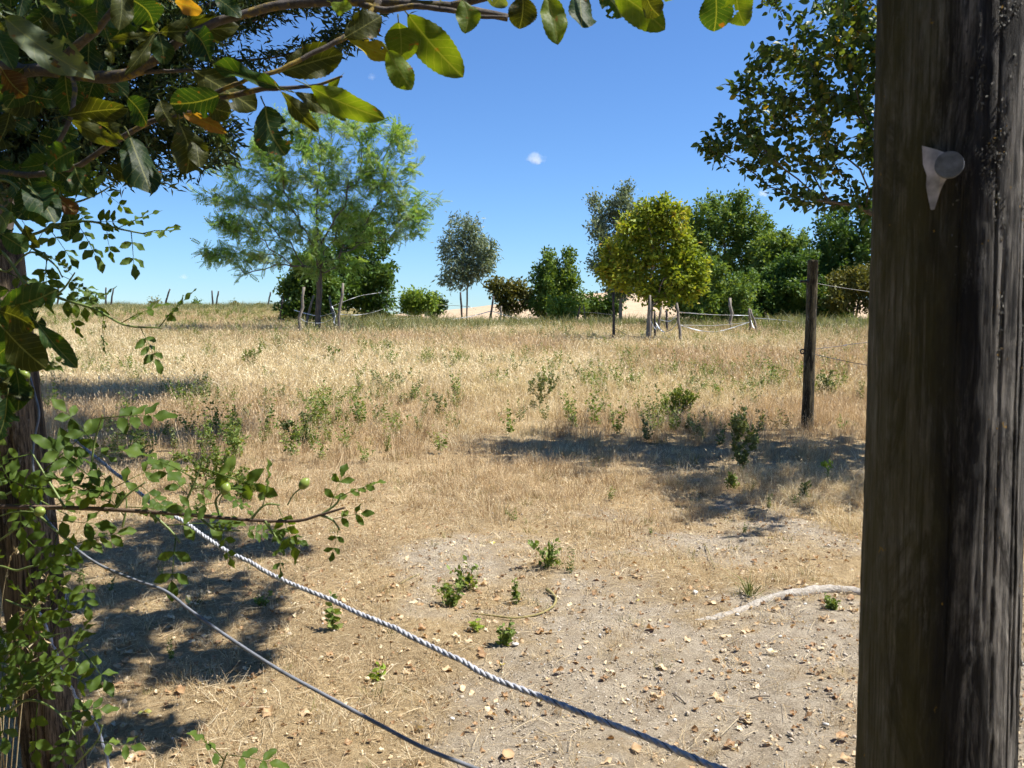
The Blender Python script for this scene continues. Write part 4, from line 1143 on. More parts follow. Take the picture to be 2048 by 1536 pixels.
DL = [[dead_leaf(10 * i + j + 5 * k, t) for j in range(4) for k, t in enumerate(ts)] for i, (lab, ts) in enumerate(classes)]
rng = RNG(321)
x, y = zone(rng, 2.35, 7.6, 30, .60)
w = .35 + fbm(x * 1.3, y * 1.3, 70); keep = rng.random(len(x)) < w
x, y = x[keep], y[keep]
o_ = np.argsort(y); x, y = x[o_], y[o_]
def flat_rot(rng): return (rng.normal() * .28, rng.normal() * .28, rng.uniform(0, 6.283))
for i in range(min(290, len(x))):
    c = int(rng.choice(4, p=[.10, .36, .38, .16]))
    o = obj('fallen_leaf', DL[c][int(rng.integers(len(DL[c])))], M['dead_leaf'], None, (x[i], y[i], float(gz(x[i], y[i])) + .009))
    s = rng.uniform(.026, .056)
    o.scale = (s, s * rng.uniform(.7, 1.1), s * rng.uniform(.6, 1.3)); o.rotation_euler = flat_rot(rng)
    tag(o, classes[c][0], 'leaf', ['dark brown fallen leaves', 'orange brown fallen leaves', 'pale tan fallen leaves', 'cream fallen leaves'][c])
YL = [dead_leaf(333, .95), dead_leaf(334, 1.0), dead_leaf(335, .93), dead_leaf(336, .98)]
for k, (px, py, s, v, lab) in enumerate([(376, 1212, .062, 0, 'large upright yellow leaf caught in dry grass behind the smooth wire'), (290, 1432, .045, 1, 'pale green fallen leaf near the foot of the leaning post'), (985, 1090, .038, 2, 'yellow curled fallen leaf on soil left of the dense weed'), (1230, 1045, .034, 2, 'yellow fallen leaf in the centre of the litter'),
        (1542, 1080, .034, 3, 'pale yellow green leaf lying in the litter right of centre'), (1275, 1207, .030, 1, 'small pale green fallen leaf on bare soil'), (1085, 1408, .040, 0, 'yellow fallen leaf just below the braided rope'), (1005, 1335, .034, 3, 'pale green fallen leaf just above the braided rope'), (400, 1375, .026, 2, 'small bright yellow leaf in the sunlit litter by the leaning post')]):
    g = G(px, py)
    o = obj('fallen_leaf', YL[v], M['dead_leaf'], None, g + np.array([0, 0, .03 if k == 0 else .014]))
    o.scale = (s, s, s); o.rotation_euler = (1.1, .2, 1.5) if k == 0 else (rng.normal() * .3, rng.normal() * .3, rng.uniform(0, 6))
    tag(o, lab, 'leaf')
x, y = zone(rng, 2.1, 9, 330, .66)
keep = rng.random(len(x)) < (.2 + fbm(x * 1.3, y * 1.3, 70)) * sstep(9.2, 6, y)
x, y = x[keep], y[keep]
pts, rot, scl = place(rng, x, y, rng.uniform(.007, .030, len(x)), .45); pts[:, 2] += .006
instancer('leaf_litter', 'small broken bits of dry leaves littering the ground', pts, rot, scl, rng.integers(0, 8, len(x)), [(m_.copy(), M['dead_leaf']) for L_ in DL for m_ in L_[:2]])
# straws lying flat
ssrc = []
for q in range(4):
    v, f = tube(smooth_path(np.array([[0, 0, 0], [.3, rng.normal() * .06, .02], [.7, rng.normal() * .08, .03], [1, rng.normal() * .1, .0]]), 8), [.012] * 8, 4)
    ssrc.append((np_mesh('straw', v, f, {'tint': np.full(len(v), .5 + .12 * q)}), M['straw']))
x, y = zone(rng, 2.2, 8, 150, .66)
keep = rng.random(len(x)) < .45 + .55 * (1 - bare_mask(x, y)); x, y = x[keep], y[keep]
pts, rot, scl = place(rng, x, y, rng.uniform(.03, .13, len(x)), .15); pts[:, 2] += .012; scl[:, 1:] = .085
instancer('loose_straw', 'loose dry straws lying on the ground', pts, rot, scl, rng.integers(0, 4, len(x)), ssrc)

def stone(seed, nlat=6, nlon=8):
    r = RNG(seed); V = [[0, 0, -.6]]; 
    for i in range(1, nlat):
        ph = math.pi * i / nlat
        for j in range(nlon):
            a = 2 * math.pi * j / nlon; k = 1 + r.normal() * .13
            V.append([math.sin(ph) * math.cos(a) * k, .72 * math.sin(ph) * math.sin(a) * k, -.6 * math.cos(ph) * k])
    V.append([0, 0, .6]); Q = []; T = []
    for i in range(nlat - 2):
        for j in range(nlon):
            a = 1 + i * nlon + j; b = 1 + i * nlon + (j + 1) % nlon; Q.append([a, b, b + nlon, a + nlon])
    for j in range(nlon):
        T.append([0, 1 + (j + 1) % nlon, 1 + j]); e = 1 + (nlat - 2) * nlon; T.append([len(V) - 1, e + j, e + (j + 1) % nlon])
    return np_mesh('stone', np.array(V), [np.array(Q), np.array(T)])
M['stone'] = plain_mat('pale_stone', (.52, .50, .46), .8, .15, 30)
M['pebble'] = plain_mat('grey_pebble', (.40, .345, .275), .9, .3, 3)
SM = [stone(i) for i in range(4)]
for k, (px, py, s) in enumerate([(1128, 1162, .016), (1390, 1187, .022), (1378, 1150, .013), (1560, 1275, .014), (1652, 1452, .016), (1360, 1325, .012), (1200, 1272, .010), (1030, 1292, .020), (1350, 1442, .012), (1255, 1402, .012), (1610, 1210, .013), (1452, 1318, .008), (905, 1440, .012), (1100, 985, .012), (1432, 1465, .013)]):
    g = G(px, py)
    o = obj('stone', SM[k % 4], M['stone'], None, g + np.array([0, 0, s * .35])); o.scale = (s * .8, s * .8, s * .6); o.rotation_euler = (RNG(k).normal() * .2, RNG(k + 50).normal() * .2, k * 1.3)
    tag(o, 'small white stone lying on the bare soil', 'stone', 'small white stones on the soil')
x, y = zone(rng, 2.0, 7, 1500, .62)
keep = rng.random(len(x)) < bare_mask(x, y) * .8 + .06; x, y = x[keep], y[keep]
pts, rot, scl = place(rng, x, y, rng.uniform(.0012, .0058, len(x)) * (1 + 1.2 * (rng.random(len(x)) < .04)), .5); pts[:, 2] += .002
psrc = [(stone(20 + i, 4, 6), M['pebble'] if i < 4 else M['stone']) for i in range(5)]
idx = np.where(rng.random(len(x)) < .06, 4, rng.integers(0, 4, len(x)))
instancer('gravel', 'fine crumbs of soil and gravel on the bare patch', pts, rot, scl, idx, psrc)

M['root'] = bark_mat('grey_root', (.22, .19, .155), (.46, .42, .36), 60, 1.0, .6)
gp = [G(*q) for q in [(1330, 1248), (1420, 1236), (1480, 1220), (1530, 1200), (1590, 1188), (1660, 1182), (1730, 1190), (1820, 1215), (1900, 1250)]]
pth = smooth_path(gp, 60)
rr = np.interp(np.linspace(0, 1, 60), [0, .3, .6, 1], [.012, .026, .036, .042]) * (1 + .16 * noise1(RNG(3), 60))
pth[:, 2] = gz(pth[:, 0], pth[:, 1]) + rr * np.interp(np.linspace(0, 1, 60), [0, .3, .6, 1], [-.75, -.35, .1, -.1])
v, f = tube(pth, np.abs(rr), 14)
v = v + (fbm(v[:, 0] * 30, v[:, 1] * 60 + v[:, 2] * 80, 9)[:, None] - .5) * np.array([0, .012, .014])
o = obj('exposed_root', np_mesh('exposed_root', v - pth[0], f), M['root'], None, pth[0]); tag(o, 'pale grey bare root arching over the soil toward the thick post', 'root')
M['twig_yellow'] = bark_mat('lichened_twig', (.13, .11, .06), (.34, .28, .09), 90, 1.0)
pth = smooth_path([G(*q) + np.array([0, 0, .012]) for q in [(945, 1232), (985, 1237), (1030, 1241), (1075, 1234), (1103, 1220), (1112, 1204), (1104, 1192), (1094, 1184)]], 40)
v, f = tube(pth, np.linspace(.0035, .0085, 40) * (1 + .1 * noise1(RNG(4), 40)), 8)
o = obj('curved_twig', np_mesh('curved_twig', v - pth[0], f), M['twig_yellow'], None, pth[0]); tag(o, 'curved hook shaped twig with yellow lichen lying on the soil', 'twig')
for k, (a, b, lab) in enumerate([((1478, 1442), (1505, 1450), 'short dark stick on the bare soil near the thick post'), ((1500, 1400), (1540, 1396), 'thin dark twig lying level on bare soil'), ((1345, 1390), (1372, 1412), 'thin grey twig lying slanted on bare soil'), ((800, 1170), (840, 1150), 'dry stalk lying left of the bushy weed'), ((1410, 1090), (1430, 1140), 'thin straw stalk bent over the soil, centre right')]):
    p0, p1 = G(*a), G(*b); pm = (p0 + p1) / 2 + np.array([0, 0, .01])
    v, f = tube(smooth_path([p0 + [0, 0, .006], pm, p1 + [0, 0, .006]], 12), [.0045 if k == 0 else .0025] * 12, 6)
    o = obj('stick', np_mesh('stick', v - p0, f), M['bark'] if k < 3 else M['twig_yellow'], None, p0); tag(o, lab, 'stick')

# ------------------------------------------------------------------ rope and wires in front
M['rope_white'] = plain_mat('rope_strand', (.40, .41, .45), .75, .35, 220)
M['rope_dark'] = plain_mat('rope_conductor', (.06, .062, .07), .4, .2, 50, .6)
M['coated_wire'] = plain_mat('coated_wire', (.17, .18, .205), .65, .3, 60)
def twisted(name, label, pts, rad, pitch, cat, n=420):
    pth = smooth_path(pts, n)
    s = np.concatenate([[0], np.cumsum(np.linalg.norm(np.diff(pth, axis=0), axis=1))])
    T, N, Bn = frames(pth)
    root = thing(name, label, cat, pth[0])
    jit = np.interp(np.linspace(0, 1, n), np.linspace(0, 1, 30), np.cumsum(RNG(8).normal(size=30)) * .55)
    pth = pth + np.stack([np.interp(np.linspace(0, 1, n), np.linspace(0, 1, 46), RNG(9 + q).normal(size=46) * rad * .35) for q in range(3)], 1)
    for k in range(3):
        a = 2 * np.pi * (s / pitch) + 2 * np.pi * k / 3 + jit
        q = pth + (np.cos(a)[:, None] * N + np.sin(a)[:, None] * Bn) * rad * .5
        v, f = tube(q, rad * .56 * (1 + .10 * np.interp(np.linspace(0, 1, n), np.linspace(0, 1, 60), RNG(20 + k).normal(size=60))), 7)
        obj('strand', np_mesh('strand', v - pth[0], f), M['rope_white'], root)
    a = 2 * np.pi * (s / pitch) + np.pi / 3 + jit
    q = pth + (np.cos(a)[:, None] * N + np.sin(a)[:, None] * Bn) * rad * .80
    v, f = tube(q, rad * .13, 5)
    obj('conductor', np_mesh('conductor', v - pth[0], f), M['rope_dark'], root)
    return root
twisted('braided_rope', 'braided pale fence rope running diagonally across the front', [P(150, 880, 1.92), P(190, 915, 1.84), P(240, 955, 1.75), P(300, 1005, 1.66), P(330, 1022, 1.61), P(400, 1068, 1.53), P(440, 1095, 1.48), P(520, 1137, 1.40), P(640, 1192, 1.29), P(760, 1243, 1.20), P(860, 1292, 1.13), P(960, 1343, 1.07), P(1100, 1403, 1.0), P(1250, 1463, .95), P(1440, 1538, .90), P(1650, 1625, .86), P(1800, 1690, .83)], .0037, .034, 'rope')
wire_thing('smooth_wire', 'smooth grey coated wire curving from the leaning post across the lower front', [P(52, 725, 1.80), P(70, 790, 1.74), P(78, 830, 1.72), P(68, 880, 1.70), P(66, 930, 1.68), P(75, 985, 1.66), P(95, 1040, 1.62), P(150, 1095, 1.52), P(200, 1130, 1.44), P(270, 1160, 1.34), P(330, 1182, 1.26), P(380, 1220, 1.2), P(450, 1270, 1.13), P(550, 1335, 1.05), P(640, 1385, 1.0), P(760, 1450, .93), P(850, 1497, .89), P(960, 1541, .85), P(1300, 1680, .78)], .0022, M['coated_wire'], n=160, sides=8)
wire_thing('tie_wire', 'thin pale wire looped around the leaning post', [P(132, 1188, 1.80), P(128, 1205, 1.785), P(110, 1220, 1.77), P(85, 1235, 1.765), P(60, 1238, 1.77), P(45, 1225, 1.80)], .0013, M['rope_white'], n=40)
twisted('rope_tail', 'loose braided rope end hanging down along the leaning post', [P(78, 1225, 1.765), P(95, 1265, 1.76), P(108, 1300, 1.755), P(118, 1335, 1.75), P(140, 1375, 1.745), P(165, 1415, 1.74), P(185, 1440, 1.73), P(205, 1490, 1.72), P(222, 1560, 1.7)], .0030, .022, 'rope', 200)

# ------------------------------------------------------------------ dog rose
M['rose_leaf'] = foliage_mat('rose_leaf', [(.05, (.035, .072, .014)), (.5, (.085, .14, .028)), (.95, (.17, .235, .045))], .48, .5, (1.5, 1.3, .32), .15)
M['rose_cane'] = bark_mat('rose_cane', (.07, .045, .035), (.16, .11, .07), 60, 1.0)
M['rose_green'] = plain_mat('rose_green_stem', (.14, .19, .05), .5, .3, 40)
M['hip'] = plain_mat('rose_hip_green', (.20, .26, .05), .35, .25, 25)
def compound_leaf(seed, n=3):
    r = RNG(seed); mb = MB()
    mb.add(*tube(np.array([[0, 0, 0], [.4, 0, .02], [.8, 0, -.02]]), [.012, .009, .006], 4), tint=.6)
    def lf(o, d, l):
        v, f, _ = grid_leaf(9, 2, r.uniform(.44, .54), .5, r.uniform(.1, .4), r.uniform(-.25, .05), .04, .1, seed=seed)
        d = unit(np.array(d, float)); nn = unit(np.array([r.normal() * .25, r.normal() * .25, 1]))
        m = rot_from(d[None], nn[None])[0]
        mb.add(v @ m.T * l + o, f, tint=np.clip(r.normal(.5, .12), 0, 1))
    for i in range(n - 1):
        t = .28 + .40 * i / max(1, n - 2)
        for s in (-1, 1):
            lf(np.array([t, 0, 0]), [.5, s, r.normal() * .2 - .1], r.uniform(.30, .38))
    lf(np.array([.8, 0, -.02]), [1, r.normal() * .1, -.1], .40)
    return mb.mesh('leaf')
RL = [compound_leaf(i, 3 + (i % 2)) for i in range(6)]
rose = thing('dog_rose', 'wild rose with arching canes and toothed green leaves along the left edge', 'rose', np.array([-1.25, 1.75, 0.0]))
RB = np.array(rose.location)
CANE = []
def cane(pts, r0, r1, mat, root_prefix=False):
    w = [P(*q) for q in pts]
    if root_prefix:
        w = [RB + np.array([0, 0, -.05]), RB * .4 + w[0] * .6 + np.array([-.08, .05, -.1])] + w
    pth = smooth_path(w, 14 * len(w))
    v, f = tube(pth, np.linspace(r0, r1, len(pth)), 6)
    CANE.append(obj('cane', np_mesh('cane', v - RB, f), mat, rose))
    return pth
def rose_leaf_at(p, d, size, rng, face=.6):
    d = unit(d)
    nn = unit(unit(CAM - p) * face + rng.normal(size=3) * .45 + np.array([0, 0, .55]))
    m = rot_from(d[None], nn[None])[0] * size
    o = obj('leaf', RL[int(rng.integers(6))], M['rose_leaf'], CANE[-1])
    mw = np.eye(4); mw[:3, :3] = m; mw[:3, 3] = p - RB
    o.matrix_local = Matrix(mw.tolist())
rr_ = RNG(2024)
def leafy(pth, n, size, t0=.1, t1=1.0, droop=.35):
    n = max(2, int(n * .62)); size *= 1.1
    for q in range(n):
        t = t0 + (t1 - t0) * (q + .5 * rr_.random()) / max(1, n - .5)
        i = min(int(t * (len(pth) - 1)), len(pth) - 2)
        T = unit(pth[i + 1] - pth[i])
        sd = unit(np.cross(T, unit(CAM - pth[i]))) * (1 if q % 2 else -1)
        d = T * .55 + sd * .75 + np.array([0, 0, -droop]) + rr_.normal(size=3) * .2
        rose_leaf_at(pth[i], d, size * rr_.uniform(.75, 1.2), rr_)
# sprays against the sky
leafy(cane([(-40, 480, 1.5), (60, 470, 1.48), (120, 448, 1.46), (180, 443, 1.45), (240, 458, 1.44), (300, 470, 1.42)], .004, .0012, M['rose_green'], True), 15, .062, .45, 1, .5)
leafy(cane([(-40, 430, 1.5), (80, 412, 1.5), (150, 405, 1.48), (200, 385, 1.46), (230, 366, 1.45)], .0035, .001, M['rose_green'], True), 9, .052, .5, 1, .2)
leafy(cane([(-40, 560, 1.45), (60, 575, 1.43), (130, 600, 1.42), (190, 618, 1.41), (250, 650, 1.40), (322, 656, 1.39)], .0035, .0012, M['rose_green'], True), 12, .058, .5, 1, .45)
leafy(cane([(100, 595, 1.42), (125, 580, 1.42), (140, 560, 1.42), (150, 545, 1.42)], .002, .001, M['rose_green']), 5, .03, .2, 1, .1)
leafy(cane([(-60, 620, 1.5), (20, 540, 1.5), (60, 505, 1.5), (95, 520, 1.48)], .003, .0015, M['rose_green'], True), 8, .07, .4, 1, .3)
leafy(cane([(40, 480, 1.5), (70, 500, 1.48), (110, 530, 1.47), (125, 555, 1.46)], .0025, .001, M['rose_green']), 6, .055, .2, 1, .6)
# long level cane with upright shoots
main = cane([(-60, 1010, 1.42), (0, 1013, 1.40), (150, 1016, 1.37), (270, 1022, 1.34), (380, 1030, 1.31), (500, 1040, 1.28), (590, 1042, 1.26), (640, 1030, 1.25), (690, 1015, 1.24)], .0048, .0016, M['rose_cane'], True)
shoots = [([(172, 1014, 1.36), (182, 950, 1.36), (188, 890, 1.36), (205, 830, 1.35)], 8, .075), ([(360, 1028, 1.31), (385, 975, 1.31), (405, 925, 1.31)], 7, .080), ([(440, 1033, 1.30), (432, 1000, 1.30), (455, 975, 1.30)], 4, .06),
          ([(395, 1030, 1.31), (430, 1058, 1.30), (480, 1062, 1.29)], 5, .06), ([(530, 1042, 1.27), (545, 1065, 1.27), (560, 1085, 1.27)], 3, .055), ([(500, 1040, 1.28), (530, 1010, 1.28), (560, 1010, 1.28)], 4, .06), ([(300, 1024, 1.33), (340, 1060, 1.33), (360, 1085, 1.33)], 4, .075),
          ([(130, 1016, 1.37), (90, 950, 1.38), (60, 900, 1.39)], 6, .08), ([(230, 1020, 1.35), (255, 990, 1.35), (290, 965, 1.35)], 4, .065), ([(60, 1014, 1.38), (110, 1060, 1.36), (150, 1090, 1.36)], 5, .075), ([(640, 1030, 1.25), (665, 1040, 1.25), (680, 1060, 1.25)], 2, .05), ([(645, 1028, 1.25), (672, 1008, 1.25), (682, 990, 1.25)], 2, .05)]
for pts, n, s in shoots:
    leafy(cane(pts, .0022, .0012, M['rose_green']), n, s, .25, 1, .25)
# canes low on the left
leafy(cane([(-60, 1440, 1.5), (30, 1395, 1.45), (100, 1345, 1.42), (140, 1310, 1.40), (175, 1290, 1.38)], .003, .0012, M['rose_green']), 8, .075, .35, 1, .15)
leafy(cane([(-60, 1470, 1.5), (20, 1420, 1.42), (60, 1400, 1.40), (110, 1420, 1.38), (150, 1470, 1.36)], .003, .0012, M['rose_green']), 7, .07, .3, 1, .2)
leafy(cane([(120, 1560, 1.4), (170, 1510, 1.4), (195, 1480, 1.4), (205, 1450, 1.4)], .002, .001, M['rose_green']), 5, .06, .3, 1, .0)
leafy(cane([(430, 1580, 1.35), (445, 1530, 1.35), (455, 1505, 1.35)], .002, .001, M['rose_green']), 4, .07, .5, 1, .0)
leafy(cane([(-60, 900, 1.6), (0, 850, 1.55), (50, 800, 1.52), (60, 740, 1.50)], .003, .001, M['rose_green'], True), 8, .075, .3, 1, .2)
leafy(cane([(-40, 1180, 1.55), (40, 1140, 1.5), (100, 1130, 1.46), (170, 1150, 1.44)], .003, .001, M['rose_green'], True), 7, .07, .4, 1, .3)
for q in range(9):
    yy = rr_.uniform(820, 1540); xx = rr_.uniform(-70, 60)
    pth = cane([(xx, yy, 1.5), (xx + rr_.uniform(20, 60), yy - rr_.uniform(-20, 50), 1.46), (xx + rr_.uniform(60, 130), yy - rr_.uniform(-40, 60), 1.43)], .0018, .0009, M['rose_green'])
    leafy(pth, 5, .07, .15, 1, .35)
for q in range(2):
    xx, yy = rr_.uniform(120, 300), rr_.uniform(880, 990)
    leafy(cane([(xx, yy + 70, 1.37), (xx + 8, yy + 30, 1.37), (xx + rr_.uniform(-15, 30), yy, 1.37)], .0018, .0009, M['rose_green']), 5, .07, .2, 1, .2)
def hip(px, py, dep, stalk):
    c = P(px, py, dep); s0 = P(*stalk)
    v, f = tube(smooth_path([s0, (s0 + c) / 2 + [0, 0, .004], c], 10), .0011, 5)
    a = obj('hip_stalk', np_mesh('hip_stalk', v - RB, f), M['rose_green'], rose)
    d = unit(c - s0); t = np.linspace(0, 1, 9)
    v, f = tube(c + d * (t[:, None] * .020), .0002 + .0075 * np.sin(np.pi * np.clip(t * .97 + .02, 0, 1)) ** .6, 10)
    obj('rose_hip', np_mesh('rose_hip', v - RB, f), M['hip'], a)
hip(600, 978, 1.26, (575, 1010, 1.26)); hip(446, 990, 1.30, (438, 1010, 1.30)); hip(70, 1024, 1.30, (0, 1032, 1.33)); hip(40, 742, 1.5, (30, 735, 1.5)); hip(156, 1332, 1.39, (140, 1312, 1.40))

# dry grass stalks by the leaning post
g = np.array([-1.02, 1.62, 0.0])
dg = thing('dry_grass_plant', 'dry yellow grass stalks arching in front of the leaning post', 'grass plant', g)
for k, pts in enumerate([[(10, 1560, 1.6), (30, 1330, 1.58), (75, 1205, 1.56), (95, 1150, 1.55)], [(0, 1560, 1.6), (20, 1300, 1.57), (70, 1215, 1.55), (130, 1165, 1.53)], [(10, 1560, 1.6), (-5, 1330, 1.58), (10, 1260, 1.55), (50, 1225, 1.54)], [(20, 1560, 1.6), (40, 1330, 1.57), (60, 1230, 1.56), (95, 1290, 1.54)], [(-10, 1560, 1.6), (0, 1250, 1.6), (20, 1120, 1.6), (40, 1100, 1.6)], [(30, 1560, 1.6), (45, 1400, 1.57), (60, 1310, 1.55), (20, 1270, 1.54)], [(-20, 1560, 1.6), (-10, 1400, 1.5), (60, 1380, 1.48), (110, 1365, 1.46)]]):
    pth = smooth_path([P(*q) for q in pts], 24)
    mb = MB(); v, f = tube(pth, np.linspace(.0012, .0005, 24), 4); mb.add(v, f, tint=.6)
    rng = RNG(60 + k)
    for q in range(16):
        i = int(rng.integers(12, 24)); d = unit(pth[i] - pth[i - 1] + rng.normal(size=3) * .004)
        vv, ff, tt = scatter_leaves(NARROW, pth[i][None], unit(d + rng.normal(size=3) * .5)[None], rng.normal(size=(1, 3)), np.array([.014]), np.array([.8]))
        mb.add(vv, ff, tint=tt)
    obj('stalk', mb.mesh('stalk', g), M['straw_far'], dg)

# ------------------------------------------------------------------ plum branch close to the camera
def plum_leaf_mat():
    m, N, L, b = new_mat('plum_leaf')
    at = node(N, 'ShaderNodeAttribute', attribute_name='luv')
    sx = node(N, 'ShaderNodeSeparateXYZ'); L.new(at.outputs['Vector'], sx.inputs[0])
    oi = node(N, 'ShaderNodeObjectInfo')
    def mth(op, a, b_=None, c=None):
        n = node(N, 'ShaderNodeMath', operation=op)
        for i, v in enumerate((a, b_, c)):
            if v is None: continue
            if hasattr(v, 'is_linked'): L.new(v, n.inputs[i])
            else: n.inputs[i].default_value = v
        return n.outputs[0]
    av = mth('ABSOLUTE', sx.outputs[1])
    mid = mth('LESS_THAN', mth('ABSOLUTE', sx.outputs[2]), .011)
    ph = mth('SUBTRACT', mth('MULTIPLY', sx.outputs[0], 8.0), mth('MULTIPLY', av, 1.7))
    side = mth('LESS_THAN', mth('FRACT', ph), .10)
    vein = mth('MAXIMUM', mid, mth('MULTIPLY', side, .45))
    tc = node(N, 'ShaderNodeTexCoord')
    nz = node(N, 'ShaderNodeTexNoise', i_Scale=7, i_Detail=6); L.new(tc.outputs['Object'], nz.inputs[0])
    r = ramp(N, [(.3, (.75, .8, .7)), (.7, (1.2, 1.15, 1.1))]); L.new(nz.outputs[0], r.inputs[0])
    c = mixc(N, L, 1.0, oi.outputs['Color'], r.outputs[0], 'MULTIPLY')
    # rusty spots and margins
    n2 = node(N, 'ShaderNodeTexNoise', i_Scale=5, i_Detail=4); 
    ad = node(N, 'ShaderNodeVectorMath', operation='ADD'); L.new(tc.outputs['Object'], ad.inputs[0]); 
    cx = node(N, 'ShaderNodeCombineXYZ'); L.new(mth('MULTIPLY', oi.outputs['Random'], 37.0), cx.inputs[0]); L.new(cx.outputs[0], ad.inputs[1]); L.new(ad.outputs[0], n2.inputs[0])
    rs = ramp(N, [(.66, (0, 0, 0)), (.70, (1, 1, 1))]); L.new(n2.outputs[0], rs.inputs[0])
    c = mixc(N, L, mth('MULTIPLY', rs.outputs[0], .7), c, (.22, .07, .02))
    c = mixc(N, L, mth('MULTIPLY', vein, .45), c, (.26, .27, .10))
    L.new(c, b.inputs['Base Color'])
    b.inputs['Roughness'].default_value = .5; b.inputs['Specular IOR Level'].default_value = .22
    bp = node(N, 'ShaderNodeBump', i_Strength=.15, i_Distance=.02); L.new(mth('ADD', vein, nz.outputs[0]), bp.inputs['Height']); L.new(bp.outputs[0], b.inputs['Normal'])
    t = node(N, 'ShaderNodeBsdfTranslucent'); L.new(mixc(N, L, 1.0, c, (2.1, 1.9, .32), 'MULTIPLY'), t.inputs[0])
    ms = node(N, 'ShaderNodeMixShader', i_0=.45); L.new(b.outputs[0], ms.inputs[1]); L.new(t.outputs[0], ms.inputs[2])
    L.new(ms.outputs[0], N['Material Output'].inputs[0])
    return m
M['plum_leaf'] = plum_leaf_mat()
def plum_leaf(seed, holes=0):
    r = RNG(seed)
    nu, nv = 26, 5
    v, f, luv = grid_leaf(nu, nv, .58, .54, r.uniform(.02, .30), r.uniform(-.34, .14), .028, .08, sharp=.66, seed=seed)
    v[:, 2] += .05 * np.sin(v[:, 0] * 5 + seed) * v[:, 1] * 4 * .3
    v[:, 1] += .05 * np.sin(v[:, 0] * math.pi) * r.normal()
    keep = np.ones(len(f), bool)
    c = v[f].mean(1)
    for h in range(holes):
        if r.random() < .5:
            q = np.array([r.uniform(.25, .85), r.choice([-1, 1]) * r.uniform(.22, .32)]); rad = r.uniform(.07, .15)
        else:
            q = np.array([r.uniform(.25, .9), r.choice([-1, 1]) * r.uniform(.08, .2)]); rad = r.uniform(.025, .055)
        dd = np.hypot(c[:, 0] - q[0], c[:, 1] - q[1]) + r.normal(size=len(c)) * .012
        keep &= dd > rad
    f = f[keep]
    mb = MB(); mb.add(v, f, luv=luv)
    pv, pf = tube(np.array([[-.2, 0, .02], [-.1, 0, -.005], [.03, 0, 0]]), [.013, .011, .010], 5)
    mb.add(pv, pf, luv=np.tile([[0, 0, 0.]], (len(pv), 1)))
    return mb.mesh('leaf')
PL = [plum_leaf(i) for i in range(5)] + [plum_leaf(10 + i, 2 + i) for i in range(5)]
trunk_base = np.array([-1.5, 2.3, 0.0])
plum = thing('plum_tree', 'plum tree whose lichened branch and toothed leaves hang across the top', 'tree', trunk_base)
M['plum_bark'] = None
def plum_bark():
    m, N, L, b = new_mat('plum_bark')
    tc = node(N, 'ShaderNodeTexCoord'); O = tc.outputs['Object']
    n = node(N, 'ShaderNodeTexNoise', i_Scale=60, i_Detail=8, i_Roughness=.7); L.new(O, n.inputs[0])
    r = ramp(N, [(.3, (.035, .028, .024)), (.7, (.12, .10, .085))]); L.new(n.outputs[0], r.inputs[0])
    l = node(N, 'ShaderNodeTexNoise', i_Scale=24, i_Detail=6, i_Roughness=.7); L.new(O, l.inputs[0])
    lr = ramp(N, [(.53, (0, 0, 0)), (.60, (1, 1, 1))]); L.new(l.outputs[0], lr.inputs[0])
    L.new(mixc(N, L, lr.outputs[0], r.outputs[0], (.24, .17, .03)), b.inputs['Base Color']); b.inputs['Roughness'].default_value = .9
    bp = node(N, 'ShaderNodeBump', i_Strength=.8, i_Distance=.004); L.new(n.outputs[0], bp.inputs['Height']); L.new(bp.outputs[0], b.inputs['Normal'])
    return m
M['plum_bark'] = plum_bark()
BRANCHES = []
def branch(name, pts, r0, r1, seed, world_pts=None, sides=10):
    w = (world_pts or []) + [P(*q) for q in pts]
    n = 16 * len(w)
    pth = smooth_path(w, n)
    rng = RNG(seed)
    rr = np.linspace(r0, r1, n) * (1 + .08 * noise1(rng, n))
    pth = pth + np.stack([noise1(rng, n), noise1(rng, n), noise1(rng, n)], 1) * r1 * .35
    v, f = tube(pth, np.abs(rr) + .0004, sides)
    BRANCHES.append((obj(name, np_mesh(name, v - trunk_base, f), M['plum_bark'], plum), pth))
    return pth
branch('trunk', [], .07, .045, 1, [trunk_base - [0, 0, .1], trunk_base + [.03, -.1, .6], trunk_base + [.0, -.25, 1.2], trunk_base + [.08, -.45, 1.75], trunk_base + [.25, -.6, 2.3], trunk_base + [.6, -.75, 2.7]], 14)
J = trunk_base + np.array([.06, -.40, 1.65])
branch('branch', [(-60, 165, 1.4), (60, 142, 1.3), (150, 150, 1.26), (230, 152, 1.24), (300, 128, 1.22), (380, 75, 1.2), (480, 30, 1.2), (600, 8, 1.2), (760, 4, 1.2), (900, 12, 1.2), (1015, 32, 1.2)], .0098, .0042, 2, [J])
branch('branch', [(100, 140, 1.27), (170, 82, 1.22), (215, 40, 1.18), (262, -30, 1.15), (330, -120, 1.1)], .006, .004, 3)
branch('branch', [(-80, 360, 1.5), (60, 352, 1.35), (110, 345, 1.3), (160, 330, 1.27), (220, 290, 1.25), (300, 245, 1.23), (365, 231, 1.22), (385, 222, 1.22)], .0052, .0022, 4, [J - [0, 0, .15]])
branch('twig', [(760, 6, 1.2), (730, 40, 1.19), (690, 74, 1.18), (620, 110, 1.17), (560, 140, 1.16), (490, 163, 1.15)], .0050, .0022, 5)
branch('twig', [(400, 200, 1.17), (470, 190, 1.16), (520, 180, 1.15), (560, 178, 1.14), (630, 172, 1.13), (684, 153, 1.12)], .0034, .0012, 6)
branch('twig', [(490, 163, 1.15), (440, 180, 1.16), (400, 200, 1.17)], .0022, .0030, 7)
branch('twig', [(260, 150, 1.24), (310, 142, 1.22), (370, 140, 1.2), (385, 138, 1.19)], .0032, .0018, 8)
